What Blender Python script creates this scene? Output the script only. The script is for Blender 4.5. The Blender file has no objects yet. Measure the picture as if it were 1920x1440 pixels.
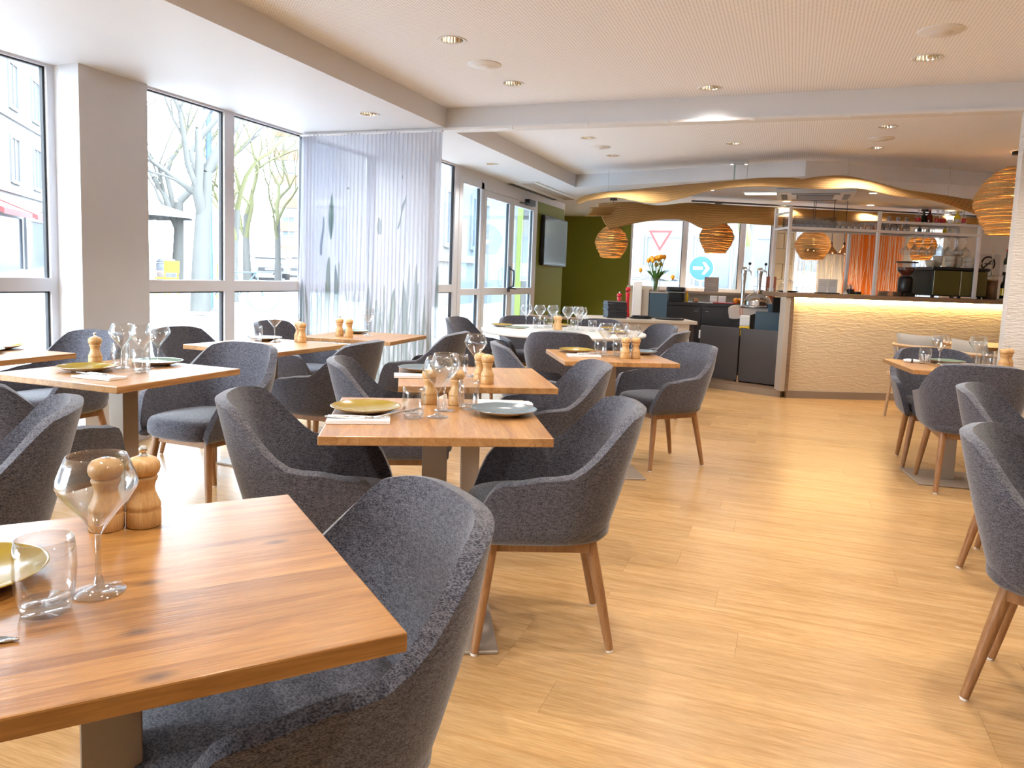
import bpy, bmesh, math, random
from mathutils import Vector, Matrix
random.seed(7)
R = math.radians
C = bpy.context.scene.collection
sc = bpy.context.scene

# ------------------------------------------------------------------ camera, world, exposure
cam_d = bpy.data.cameras.new('camera'); cam = bpy.data.objects.new('camera', cam_d); C.objects.link(cam)
cam_d.sensor_width = 36.0; cam_d.sensor_fit = 'HORIZONTAL'
cam_d.lens = 1417.1 / 1920 * 36.0
cam_d.shift_y = -(720 - 662.2) / 1920
cam_d.clip_end = 400
_yaw, _pitch, _roll = 0.35236, -0.101816, 0.036666
_f = Vector((-math.sin(_yaw) * math.cos(_pitch), math.cos(_yaw) * math.cos(_pitch), math.sin(_pitch)))
_r = Vector((math.cos(_yaw), math.sin(_yaw), 0)); _u = _r.cross(_f)
_r2 = math.cos(_roll) * _r + math.sin(_roll) * _u; _u2 = -math.sin(_roll) * _r + math.cos(_roll) * _u
M = Matrix((_r2, _u2, -_f)).transposed().to_4x4(); M.translation = (0, 0, 1.235)
cam.matrix_world = M
sc.camera = cam

SKY_STRENGTH = 12.0
DOWNLIGHT_W = 42.0
w = bpy.data.worlds.new('overcast_sky'); sc.world = w; w.use_nodes = True
bgn = w.node_tree.nodes['Background']; bgn.inputs[0].default_value = (0.80, 0.90, 1.0, 1); bgn.inputs[1].default_value = SKY_STRENGTH
sc.view_settings.view_transform = 'Standard'; sc.view_settings.look = 'None'
sc.view_settings.exposure = 0.93; sc.view_settings.gamma = 1.0; sc.view_settings.use_curve_mapping = False
cy = sc.cycles
cy.max_bounces = 6; cy.diffuse_bounces = 4; cy.glossy_bounces = 3; cy.transmission_bounces = 4; cy.transparent_max_bounces = 16
cy.use_adaptive_sampling = True; cy.adaptive_threshold = 0.05
cy.sample_clamp_indirect = 6.0; cy.caustics_reflective = False; cy.caustics_refractive = False
cy.use_denoising = True; cy.use_light_tree = False

# ------------------------------------------------------------------ materials
MATS = {}
def nodes(name):
    m = bpy.data.materials.new(name); m.use_nodes = True
    nt = m.node_tree; b = nt.nodes['Principled BSDF']; MATS[name] = m
    return m, nt, b
def L(nt, a, b): nt.links.new(a, b)
def N(nt, t, **kw):
    n = nt.nodes.new(t)
    for k, v in kw.items():
        if k.startswith('i_'): n.inputs[int(k[2:])].default_value = v
        else: setattr(n, k, v)
    return n
def plain(name, col, rough=0.5, metal=0.0, spec=0.5, noise=0.0, nscale=40, bump=0.0, bscale=200, sheen=0):
    m, nt, b = nodes(name)
    b.inputs['Base Color'].default_value = (*col, 1); b.inputs['Roughness'].default_value = rough
    b.inputs['Metallic'].default_value = metal; b.inputs['Specular IOR Level'].default_value = spec
    tc = N(nt, 'ShaderNodeTexCoord')
    if noise > 0:
        n = N(nt, 'ShaderNodeTexNoise'); n.inputs['Scale'].default_value = nscale; n.inputs['Detail'].default_value = 4
        L(nt, tc.outputs['Object'], n.inputs['Vector'])
        mx = N(nt, 'ShaderNodeMix', data_type='RGBA')
        mx.inputs[6].default_value = (*[c * (1 - noise) for c in col], 1); mx.inputs[7].default_value = (*[min(1, c * (1 + noise)) for c in col], 1)
        L(nt, n.outputs['Fac'], mx.inputs[0]); L(nt, mx.outputs[2], b.inputs['Base Color'])
    if bump > 0:
        n = N(nt, 'ShaderNodeTexNoise'); n.inputs['Scale'].default_value = bscale; n.inputs['Detail'].default_value = 3
        L(nt, tc.outputs['Object'], n.inputs['Vector'])
        bp = N(nt, 'ShaderNodeBump'); bp.inputs['Strength'].default_value = bump; bp.inputs['Distance'].default_value = 0.01
        L(nt, n.outputs['Fac'], bp.inputs['Height']); L(nt, bp.outputs[0], b.inputs['Normal'])
    if sheen: b.inputs['Sheen Weight'].default_value = sheen; b.inputs['Sheen Roughness'].default_value = 0.4
    return m
def emis(name, col, s):
    m, nt, b = nodes(name)
    b.inputs['Base Color'].default_value = (*col, 1); b.inputs['Emission Color'].default_value = (*col, 1); b.inputs['Emission Strength'].default_value = s
    return m
def wood(name, c1, c2, c3, axis='Y', rough=0.4, stave=0.0, per_obj=True, knots=False, grain=1.0, spec=0.5):
    """oak like wood with long grain along one local axis; staves across it get their own tone"""
    m, nt, b = nodes(name)
    tc = N(nt, 'ShaderNodeTexCoord'); oi = N(nt, 'ShaderNodeObjectInfo')
    mp = N(nt, 'ShaderNodeMapping')
    sc_ = {'X': (1.2, 16, 16), 'Y': (16, 1.2, 16), 'Z': (16, 16, 1.2)}[axis]
    mp.inputs['Scale'].default_value = tuple(v * grain for v in sc_)
    off = N(nt, 'ShaderNodeVectorMath', operation='SCALE'); off.inputs[0].default_value = (7.3, 3.1, 5.7)
    L(nt, oi.outputs['Random'], off.inputs['Scale'])
    ad = N(nt, 'ShaderNodeVectorMath', operation='ADD'); L(nt, tc.outputs['Object'], ad.inputs[0]); L(nt, off.outputs[0], ad.inputs[1])
    src = ad.outputs[0]
    rnd = oi.outputs['Random']
    if stave > 0:
        sp = N(nt, 'ShaderNodeSeparateXYZ'); L(nt, tc.outputs['Object'], sp.inputs[0])
        dv = N(nt, 'ShaderNodeMath', operation='DIVIDE'); L(nt, sp.outputs['X' if axis == 'Y' else 'Y'], dv.inputs[0]); dv.inputs[1].default_value = stave
        fl = N(nt, 'ShaderNodeMath', operation='FLOOR'); L(nt, dv.outputs[0], fl.inputs[0])
        wn = N(nt, 'ShaderNodeTexWhiteNoise', noise_dimensions='2D')
        cb = N(nt, 'ShaderNodeCombineXYZ'); L(nt, fl.outputs[0], cb.inputs[0]); L(nt, oi.outputs['Random'], cb.inputs[1])
        L(nt, cb.outputs[0], wn.inputs['Vector']); rnd = wn.outputs['Value']
        ad2 = N(nt, 'ShaderNodeVectorMath', operation='ADD'); L(nt, src, ad2.inputs[0]); L(nt, wn.outputs['Color'], ad2.inputs[1]); src = ad2.outputs[0]
    L(nt, src, mp.inputs[0])
    n1 = N(nt, 'ShaderNodeTexNoise'); n1.inputs['Scale'].default_value = 1.6; n1.inputs['Detail'].default_value = 6; n1.inputs['Distortion'].default_value = 1.2
    n1.inputs['Roughness'].default_value = 0.62
    L(nt, mp.outputs[0], n1.inputs['Vector'])
    cr = N(nt, 'ShaderNodeValToRGB'); e = cr.color_ramp.elements
    e[0].position = 0.30; e[0].color = (*c1, 1); e[1].position = 0.72; e[1].color = (*c3, 1)
    el = e.new(0.5); el.color = (*c2, 1)
    L(nt, n1.outputs['Fac'], cr.inputs[0])
    n2 = N(nt, 'ShaderNodeTexNoise'); n2.inputs['Scale'].default_value = 14.0; n2.inputs['Detail'].default_value = 4
    L(nt, mp.outputs[0], n2.inputs['Vector'])
    # tone per piece
    mr = N(nt, 'ShaderNodeMapRange'); mr.inputs[3].default_value = 0.92 if knots else (0.84 if stave else 0.93); mr.inputs[4].default_value = 1.05 if knots else (1.12 if stave else 1.06)
    L(nt, rnd, mr.inputs[0])
    mr2 = N(nt, 'ShaderNodeMapRange'); mr2.inputs[1].default_value = 0.3; mr2.inputs[2].default_value = 0.7; mr2.inputs[3].default_value = 0.82; mr2.inputs[4].default_value = 1.10
    L(nt, n2.outputs['Fac'], mr2.inputs[0])
    mu = N(nt, 'ShaderNodeMath', operation='MULTIPLY'); L(nt, mr.outputs[0], mu.inputs[0]); L(nt, mr2.outputs[0], mu.inputs[1])
    vs = N(nt, 'ShaderNodeVectorMath', operation='SCALE'); L(nt, cr.outputs[0], vs.inputs[0]); L(nt, mu.outputs[0], vs.inputs['Scale'])
    col = vs.outputs[0]
    if knots:
        mk = N(nt, 'ShaderNodeMapping'); mk.inputs['Scale'].default_value = (5.2, 2.6, 0) if axis == 'Y' else (2.6, 5.2, 0)
        L(nt, ad.outputs[0], mk.inputs[0])
        vo = N(nt, 'ShaderNodeTexVoronoi', voronoi_dimensions='2D'); vo.inputs['Scale'].default_value = 1.0; vo.inputs['Randomness'].default_value = 1.0
        nd = N(nt, 'ShaderNodeTexNoise'); nd.inputs['Scale'].default_value = 8
        L(nt, mk.outputs[0], vo.inputs['Vector']); 
        kr = N(nt, 'ShaderNodeMapRange'); kr.inputs[1].default_value = 0.015; kr.inputs[2].default_value = 0.075; kr.inputs[3].default_value = 0.75; kr.inputs[4].default_value = 0.0
        L(nt, vo.outputs['Distance'], kr.inputs[0])
        mx = N(nt, 'ShaderNodeMix', data_type='RGBA'); mx.inputs[7].default_value = (0.07, 0.035, 0.02, 1)
        L(nt, kr.outputs[0], mx.inputs[0]); L(nt, col, mx.inputs[6]); col = mx.outputs[2]
    L(nt, col, b.inputs['Base Color'])
    b.inputs['Roughness'].default_value = rough; b.inputs['Specular IOR Level'].default_value = spec
    bp = N(nt, 'ShaderNodeBump'); bp.inputs['Strength'].default_value = 0.08; bp.inputs['Distance'].default_value = 0.004
    L(nt, n2.outputs['Fac'], bp.inputs['Height']); L(nt, bp.outputs[0], b.inputs['Normal'])
    return m
def glassy(name, tint=(1, 1, 1), refl=1.0, base=0.0, rough=0.0):
    """thin clear glass: see-through with fresnel reflections"""
    m = bpy.data.materials.new(name); m.use_nodes = True; nt = m.node_tree; nt.nodes.clear(); MATS[name] = m
    o = N(nt, 'ShaderNodeOutputMaterial'); t = N(nt, 'ShaderNodeBsdfTransparent'); t.inputs[0].default_value = (*tint, 1)
    g = N(nt, 'ShaderNodeBsdfGlossy'); g.inputs['Roughness'].default_value = rough; g.inputs[0].default_value = (1, 1, 1, 1)
    lw = N(nt, 'ShaderNodeLayerWeight'); lw.inputs[0].default_value = 0.35
    mr = N(nt, 'ShaderNodeMapRange'); mr.inputs[1].default_value = 0; mr.inputs[2].default_value = 1; mr.inputs[3].default_value = base; mr.inputs[4].default_value = refl
    pw = N(nt, 'ShaderNodeMath', operation='POWER'); pw.inputs[1].default_value = 1.8
    L(nt, lw.outputs['Facing'], pw.inputs[0]); L(nt, pw.outputs[0], mr.inputs[0])
    mx = N(nt, 'ShaderNodeMixShader'); L(nt, mr.outputs[0], mx.inputs[0]); L(nt, t.outputs[0], mx.inputs[1]); L(nt, g.outputs[0], mx.inputs[2])
    L(nt, mx.outputs[0], o.inputs[0])
    return m

wood('floor_oak', (0.40, 0.22, 0.085), (0.50, 0.295, 0.125), (0.575, 0.365, 0.17), axis='X', rough=0.25, grain=0.9, spec=0.8)
wood('table_oak', (0.31, 0.135, 0.042), (0.42, 0.21, 0.075), (0.50, 0.28, 0.115), axis='Y', rough=0.30, stave=0.058, grain=1.1, knots=False)
wood('table_oak_knotty', (0.23, 0.090, 0.019), (0.355, 0.160, 0.040), (0.435, 0.222, 0.066), axis='Y', rough=0.28, stave=0.085, grain=1.1, knots=True)
wood('leg_wood', (0.23, 0.10, 0.035), (0.30, 0.14, 0.052), (0.35, 0.175, 0.07), axis='Z', rough=0.4, grain=2.0)
wood('mill_wood', (0.48, 0.26, 0.09), (0.60, 0.35, 0.14), (0.66, 0.42, 0.19), axis='Z', rough=0.35, grain=4.0)
wood('pale_wood', (0.40, 0.24, 0.12), (0.48, 0.31, 0.17), (0.55, 0.37, 0.21), axis='X', rough=0.5, grain=2.0)
wood('counter_brown', (0.19, 0.115, 0.065), (0.24, 0.15, 0.09), (0.28, 0.18, 0.11), axis='X', rough=0.45, grain=1.0)
plain('white_paint', (0.81, 0.82, 0.835), 0.6)
plain('soffit_paint', (0.68, 0.685, 0.71), 0.6, noise=0.01, nscale=3)
plain('column_grey', (0.63, 0.63, 0.65), 0.75, noise=0.03, nscale=6)
plain('frame_alu', (0.68, 0.685, 0.73), 0.45, noise=0.02, nscale=5)
plain('frame_white', (0.72, 0.70, 0.70), 0.45, noise=0.02, nscale=5)
plain('gasket', (0.02, 0.022, 0.025), 0.5)
plain('green_wall', (0.20, 0.235, 0.032), 0.7, noise=0.04, nscale=4)
plain('post_taupe', (0.30, 0.235, 0.18), 0.42, metal=0.1, noise=0.03, nscale=8)
plain('plinth_taupe', (0.26, 0.20, 0.15), 0.6, noise=0.04, nscale=10)
plain('slab_taupe', (0.42, 0.36, 0.30), 0.5, noise=0.03, nscale=10)
plain('panel_cream', (0.70, 0.66, 0.60), 0.55, noise=0.02, nscale=10)
plain('cabinet_dark', (0.032, 0.027, 0.028), 0.4, noise=0.05, nscale=12)
plain('door_charcoal', (0.065, 0.055, 0.055), 0.45, noise=0.05, nscale=12)
plain('blue_grey', (0.045, 0.085, 0.12), 0.45, noise=0.05, nscale=12)
plain('black_plastic', (0.012, 0.012, 0.014), 0.35)
plain('black_leather', (0.014, 0.015, 0.02), 0.5, bump=0.15, bscale=300)
plain('chrome', (0.75, 0.74, 0.73), 0.12, metal=1.0)
plain('steel', (0.62, 0.61, 0.60), 0.25, metal=1.0)
plain('brass_reflector', (0.86, 0.76, 0.62), 0.15, metal=1.0)
plain('copper', (0.62, 0.32, 0.16), 0.25, metal=1.0)
plain('napkin', (0.82, 0.80, 0.78), 0.85, bump=0.1, bscale=400)
plain('glaze_olive', (0.29, 0.195, 0.02), 0.15, noise=0.10, nscale=30)
plain('glaze_grey', (0.13, 0.16, 0.18), 0.15, noise=0.12, nscale=40)
plain('glaze_green', (0.18, 0.25, 0.19), 0.15, noise=0.10, nscale=30)
plain('clay', (0.52, 0.42, 0.30), 0.4, noise=0.05, nscale=40)
plain('ceramic_white', (0.80, 0.78, 0.75), 0.2)
plain('ceramic_cream', (0.62, 0.55, 0.44), 0.3)
plain('red_lacquer', (0.42, 0.012, 0.02), 0.15)
plain('red_label', (0.55, 0.02, 0.02), 0.4)
plain('rack_white', (0.74, 0.72, 0.71), 0.4)
plain('cushion_grey', (0.34, 0.30, 0.26), 0.9, bump=0.2, bscale=250, sheen=0.2)
plain('wall_cream', (0.74, 0.68, 0.60), 0.7, bump=0.12, bscale=60)
plain('orange_wall', (0.90, 0.21, 0.015), 0.6, noise=0.05, nscale=3)
plain('rope', (0.80, 0.66, 0.46), 0.9)
plain('lime_wall', (0.42, 0.40, 0.04), 0.7)
plain('stone', (0.62, 0.52, 0.36), 0.85, noise=0.12, nscale=6, bump=0.2, bscale=40)
plain('towel', (0.50, 0.42, 0.36), 0.95, bump=0.4, bscale=120)
plain('leaf_green', (0.05, 0.16, 0.02), 0.5, noise=0.2, nscale=20)
plain('tulip', (0.85, 0.36, 0.01), 0.5, noise=0.15, nscale=60)
plain('yellow', (0.80, 0.50, 0.01), 0.4)
plain('orange_fruit', (0.80, 0.30, 0.02), 0.5)
plain('olive_panel', (0.085, 0.075, 0.015), 0.25, metal=0.2)
plain('tv_screen', (0.012, 0.012, 0.013), 0.10, spec=0.35)
plain('vent_dark', (0.12, 0.12, 0.12), 0.6)
plain('white_metal', (0.72, 0.72, 0.72), 0.4)
plain('paper', (0.80, 0.77, 0.74), 0.8)
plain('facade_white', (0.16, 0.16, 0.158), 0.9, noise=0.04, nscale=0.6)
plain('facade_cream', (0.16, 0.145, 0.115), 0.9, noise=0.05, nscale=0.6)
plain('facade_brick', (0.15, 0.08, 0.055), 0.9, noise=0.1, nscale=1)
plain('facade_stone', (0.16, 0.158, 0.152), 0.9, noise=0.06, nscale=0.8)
plain('win_blue', (0.085, 0.10, 0.12), 0.2)
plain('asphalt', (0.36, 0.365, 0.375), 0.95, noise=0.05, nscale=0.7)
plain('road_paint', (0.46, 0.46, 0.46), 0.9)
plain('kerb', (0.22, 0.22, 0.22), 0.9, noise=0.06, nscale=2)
plain('bark', (0.085, 0.085, 0.078), 0.9, noise=0.25, nscale=2.5)
plain('bark_moss', (0.12, 0.12, 0.05), 0.9, noise=0.3, nscale=2)
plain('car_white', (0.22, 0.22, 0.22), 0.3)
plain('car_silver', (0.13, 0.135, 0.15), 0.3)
plain('car_glass', (0.18, 0.22, 0.27), 0.1)
plain('tyre', (0.05, 0.05, 0.05), 0.8)
plain('sign_red', (0.25, 0.008, 0.008), 0.5)
plain('sign_blue', (0.002, 0.06, 0.22), 0.5)
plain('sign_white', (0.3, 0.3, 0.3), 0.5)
plain('awning_red', (0.17, 0.04, 0.04), 0.8)
plain('shopfront', (0.12, 0.125, 0.14), 0.6)
plain('iron', (0.10, 0.11, 0.13), 0.5)
plain('hedge', (0.14, 0.30, 0.06), 0.8, noise=0.3, nscale=5)
plain('whisky', (0.10, 0.012, 0.008), 0.1)
plain('bottle_dark', (0.012, 0.02, 0.012), 0.08)
plain('liquor_yellow', (0.70, 0.48, 0.02), 0.1)
plain('menu_red', (0.52, 0.14, 0.07), 0.6)
plain('led_off', (0.7, 0.65, 0.55), 0.4)
emis('bulb_glow', (1.0, 0.50, 0.12), 14.0)
emis('led_warm', (1.0, 0.74, 0.32), 21.0)
emis('lens_glow', (1.0, 0.84, 0.62), 3.0)
emis('spot_glow', (1.0, 0.86, 0.60), 6.0)
glassy('pane_glass', (0.96, 0.98, 0.99), 0.55, 0.015)
glassy('door_glass', (0.82, 0.93, 1.0), 0.55, 0.02)
glassy('clear_glass', (0.955, 0.96, 0.96), 0.95, 0.05, 0.02)
glassy('thick_glass', (0.90, 0.91, 0.91), 0.95, 0.16, 0.03)
glassy('rack_glass', (0.86, 0.87, 0.88), 0.95, 0.20, 0.05)
glassy('acrylic', (0.80, 0.81, 0.83), 0.5, 0.06, 0.1)
glassy('exit_glass', (0.62, 0.74, 0.70), 0.5, 0.1, 0.1)

def fabric():
    m, nt, b = nodes('chair_fabric')
    tc = N(nt, 'ShaderNodeTexCoord')
    mp = N(nt, 'ShaderNodeMapping'); mp.inputs['Scale'].default_value = (1.0, 1.0, 3.2); L(nt, tc.outputs['Object'], mp.inputs[0])
    n = N(nt, 'ShaderNodeTexNoise'); n.inputs['Scale'].default_value = 230; n.inputs['Detail'].default_value = 2; L(nt, mp.outputs[0], n.inputs['Vector'])
    n2 = N(nt, 'ShaderNodeTexNoise'); n2.inputs['Scale'].default_value = 60; n2.inputs['Detail'].default_value = 3; L(nt, mp.outputs[0], n2.inputs['Vector'])
    a = N(nt, 'ShaderNodeMath', operation='MULTIPLY_ADD'); L(nt, n.outputs['Fac'], a.inputs[0]); a.inputs[1].default_value = 0.72
    s2 = N(nt, 'ShaderNodeMath', operation='MULTIPLY'); L(nt, n2.outputs['Fac'], s2.inputs[0]); s2.inputs[1].default_value = 0.28; L(nt, s2.outputs[0], a.inputs[2])
    cr = N(nt, 'ShaderNodeValToRGB'); e = cr.color_ramp.elements
    e[0].position = 0.39; e[0].color = (0.017, 0.0165, 0.027, 1); e[1].position = 0.62; e[1].color = (0.148, 0.143, 0.165, 1)
    L(nt, a.outputs[0], cr.inputs[0]); L(nt, cr.outputs[0], b.inputs['Base Color'])
    b.inputs['Roughness'].default_value = 0.92; b.inputs['Specular IOR Level'].default_value = 0.2
    b.inputs['Sheen Weight'].default_value = 0.35; b.inputs['Sheen Roughness'].default_value = 0.45
    bp = N(nt, 'ShaderNodeBump'); bp.inputs['Strength'].default_value = 0.35; bp.inputs['Distance'].default_value = 0.002
    L(nt, n.outputs['Fac'], bp.inputs['Height']); L(nt, bp.outputs[0], b.inputs['Normal'])
fabric()
def perforated():
    m, nt, b = nodes('perforated_plaster')
    tc = N(nt, 'ShaderNodeTexCoord')
    sp = N(nt, 'ShaderNodeSeparateXYZ'); L(nt, tc.outputs['Object'], sp.inputs[0])
    ds = []
    for ax in ('X', 'Y'):
        d = N(nt, 'ShaderNodeMath', operation='DIVIDE'); L(nt, sp.outputs[ax], d.inputs[0]); d.inputs[1].default_value = 0.019
        f = N(nt, 'ShaderNodeMath', operation='FRACT'); L(nt, d.outputs[0], f.inputs[0])
        s = N(nt, 'ShaderNodeMath', operation='SUBTRACT'); L(nt, f.outputs[0], s.inputs[0]); s.inputs[1].default_value = 0.5
        p = N(nt, 'ShaderNodeMath', operation='MULTIPLY'); L(nt, s.outputs[0], p.inputs[0]); L(nt, s.outputs[0], p.inputs[1]); ds.append(p)
    a = N(nt, 'ShaderNodeMath', operation='ADD'); L(nt, ds[0].outputs[0], a.inputs[0]); L(nt, ds[1].outputs[0], a.inputs[1])
    mr = N(nt, 'ShaderNodeMapRange'); mr.inputs[1].default_value = 0.030; mr.inputs[2].default_value = 0.065; mr.inputs[3].default_value = 1.0; mr.inputs[4].default_value = 0.0
    L(nt, a.outputs[0], mr.inputs[0])
    mx = N(nt, 'ShaderNodeMix', data_type='RGBA'); mx.inputs[6].default_value = (0.86, 0.875, 0.92, 1); mx.inputs[7].default_value = (0.52, 0.51, 0.53, 1)
    L(nt, mr.outputs[0], mx.inputs[0]); L(nt, mx.outputs[2], b.inputs['Base Color']); b.inputs['Roughness'].default_value = 0.8
perforated()
def rippled(name, col, dist, scale):
    m, nt, b = nodes(name)
    b.inputs['Base Color'].default_value = (*col, 1); b.inputs['Roughness'].default_value = 0.65
    tc = N(nt, 'ShaderNodeTexCoord'); mp = N(nt, 'ShaderNodeMapping'); mp.inputs['Scale'].default_value = (5 * scale, 5 * scale, 22 * scale); L(nt, tc.outputs['Object'], mp.inputs[0])
    n = N(nt, 'ShaderNodeTexNoise'); n.inputs['Scale'].default_value = 1.0; n.inputs['Detail'].default_value = 3; n.inputs['Distortion'].default_value = 0.6; L(nt, mp.outputs[0], n.inputs['Vector'])
    bp = N(nt, 'ShaderNodeBump'); bp.inputs['Strength'].default_value = 0.9; bp.inputs['Distance'].default_value = dist
    L(nt, n.outputs['Fac'], bp.inputs['Height']); L(nt, bp.outputs[0], b.inputs['Normal'])
rippled('bar_relief', (0.62, 0.50, 0.34), 0.010, 2.2)
rippled('column_relief', (0.64, 0.58, 0.52), 0.010, 4.0)
def woven(name, c1, c2, sx, sz, gap=0.0):
    m, nt, b = nodes(name)
    tc = N(nt, 'ShaderNodeTexCoord')
    uv = tc.outputs['UV']
    w1 = N(nt, 'ShaderNodeTexWave', wave_type='BANDS', bands_direction='Y'); w1.inputs['Scale'].default_value = sz; w1.inputs['Distortion'].default_value = 5.0; w1.inputs['Detail'].default_value = 3; L(nt, uv, w1.inputs['Vector'])
    w2 = N(nt, 'ShaderNodeTexWave', wave_type='BANDS', bands_direction='X'); w2.inputs['Scale'].default_value = sx; w2.inputs['Distortion'].default_value = 1.0; L(nt, uv, w2.inputs['Vector'])
    n = N(nt, 'ShaderNodeTexNoise'); n.inputs['Scale'].default_value = 40; L(nt, uv, n.inputs['Vector'])
    a = N(nt, 'ShaderNodeMath', operation='MULTIPLY_ADD'); L(nt, w1.outputs['Fac'], a.inputs[0]); a.inputs[1].default_value = 0.6
    s2 = N(nt, 'ShaderNodeMath', operation='MULTIPLY'); L(nt, w2.outputs['Fac'], s2.inputs[0]); s2.inputs[1].default_value = 0.25; L(nt, s2.outputs[0], a.inputs[2])
    a2 = N(nt, 'ShaderNodeMath', operation='MULTIPLY_ADD'); L(nt, n.outputs['Fac'], a2.inputs[0]); a2.inputs[1].default_value = 0.3; L(nt, a.outputs[0], a2.inputs[2])
    mx = N(nt, 'ShaderNodeMix', data_type='RGBA'); mx.inputs[6].default_value = (*c1, 1); mx.inputs[7].default_value = (*c2, 1)
    L(nt, a2.outputs[0], mx.inputs[0]); L(nt, mx.outputs[2], b.inputs['Base Color']); b.inputs['Roughness'].default_value = 0.75
    bp = N(nt, 'ShaderNodeBump'); bp.inputs['Strength'].default_value = 0.4; bp.inputs['Distance'].default_value = 0.006
    L(nt, a.outputs[0], bp.inputs['Height']); L(nt, bp.outputs[0], b.inputs['Normal'])
    # a little light shines through the straw
    nt2 = nt; out = nt.nodes['Material Output']
    tr = N(nt, 'ShaderNodeBsdfTranslucent'); L(nt, mx.outputs[2], tr.inputs[0])
    ms = N(nt, 'ShaderNodeMixShader'); ms.inputs[0].default_value = 0.28; L(nt, b.outputs[0], ms.inputs[1]); L(nt, tr.outputs[0], ms.inputs[2])
    L(nt, ms.outputs[0], out.inputs[0])
woven('straw_weave', (0.38, 0.20, 0.06), (0.76, 0.48, 0.19), 14, 3.6)
plain('straw_strand', (0.50, 0.29, 0.10), 0.7, noise=0.25, nscale=30)
def liner_mat():
    m = bpy.data.materials.new('straw_liner'); m.use_nodes = True; nt = m.node_tree; nt.nodes.clear(); MATS['straw_liner'] = m
    o = N(nt, 'ShaderNodeOutputMaterial'); df = N(nt, 'ShaderNodeBsdfDiffuse'); tl = N(nt, 'ShaderNodeBsdfTranslucent'); tp = N(nt, 'ShaderNodeBsdfTransparent')
    tc = N(nt, 'ShaderNodeTexCoord'); mp = N(nt, 'ShaderNodeMapping'); mp.inputs['Scale'].default_value = (9, 9, 60); L(nt, tc.outputs['Object'], mp.inputs[0])
    n = N(nt, 'ShaderNodeTexNoise'); n.inputs['Scale'].default_value = 1.0; L(nt, mp.outputs[0], n.inputs['Vector'])
    cr = N(nt, 'ShaderNodeValToRGB'); e = cr.color_ramp.elements; e[0].position = .35; e[0].color = (.30, .14, .03, 1); e[1].position = .65; e[1].color = (.60, .34, .10, 1); L(nt, n.outputs['Fac'], cr.inputs[0])
    L(nt, cr.outputs[0], df.inputs[0]); L(nt, cr.outputs[0], tl.inputs[0])
    m1 = N(nt, 'ShaderNodeMixShader'); m1.inputs[0].default_value = .5; L(nt, df.outputs[0], m1.inputs[1]); L(nt, tl.outputs[0], m1.inputs[2])
    m2 = N(nt, 'ShaderNodeMixShader'); m2.inputs[0].default_value = .84; L(nt, tp.outputs[0], m2.inputs[1]); L(nt, m1.outputs[0], m2.inputs[2]); L(nt, m2.outputs[0], o.inputs[0])
liner_mat()
def curtain_mat():
    m = bpy.data.materials.new('sheer_print'); m.use_nodes = True; nt = m.node_tree; nt.nodes.clear(); MATS['sheer_print'] = m
    o = N(nt, 'ShaderNodeOutputMaterial')
    at = N(nt, 'ShaderNodeVertexColor'); at.layer_name = 'print'
    df = N(nt, 'ShaderNodeBsdfDiffuse'); tl = N(nt, 'ShaderNodeBsdfTranslucent'); L(nt, at.outputs[0], df.inputs[0]); L(nt, at.outputs[0], tl.inputs[0])
    m1 = N(nt, 'ShaderNodeMixShader'); m1.inputs[0].default_value = 0.68; L(nt, df.outputs[0], m1.inputs[1]); L(nt, tl.outputs[0], m1.inputs[2])
    tp = N(nt, 'ShaderNodeBsdfTransparent')
    lw = N(nt, 'ShaderNodeLayerWeight'); lw.inputs[0].default_value = 0.4
    mr = N(nt, 'ShaderNodeMapRange'); mr.inputs[3].default_value = 0.80; mr.inputs[4].default_value = 0.99; L(nt, lw.outputs['Facing'], mr.inputs[0])
    m2 = N(nt, 'ShaderNodeMixShader'); L(nt, mr.outputs[0], m2.inputs[0]); L(nt, tp.outputs[0], m2.inputs[1]); L(nt, m1.outputs[0], m2.inputs[2])
    L(nt, m2.outputs[0], o.inputs[0])
curtain_mat()

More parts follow.
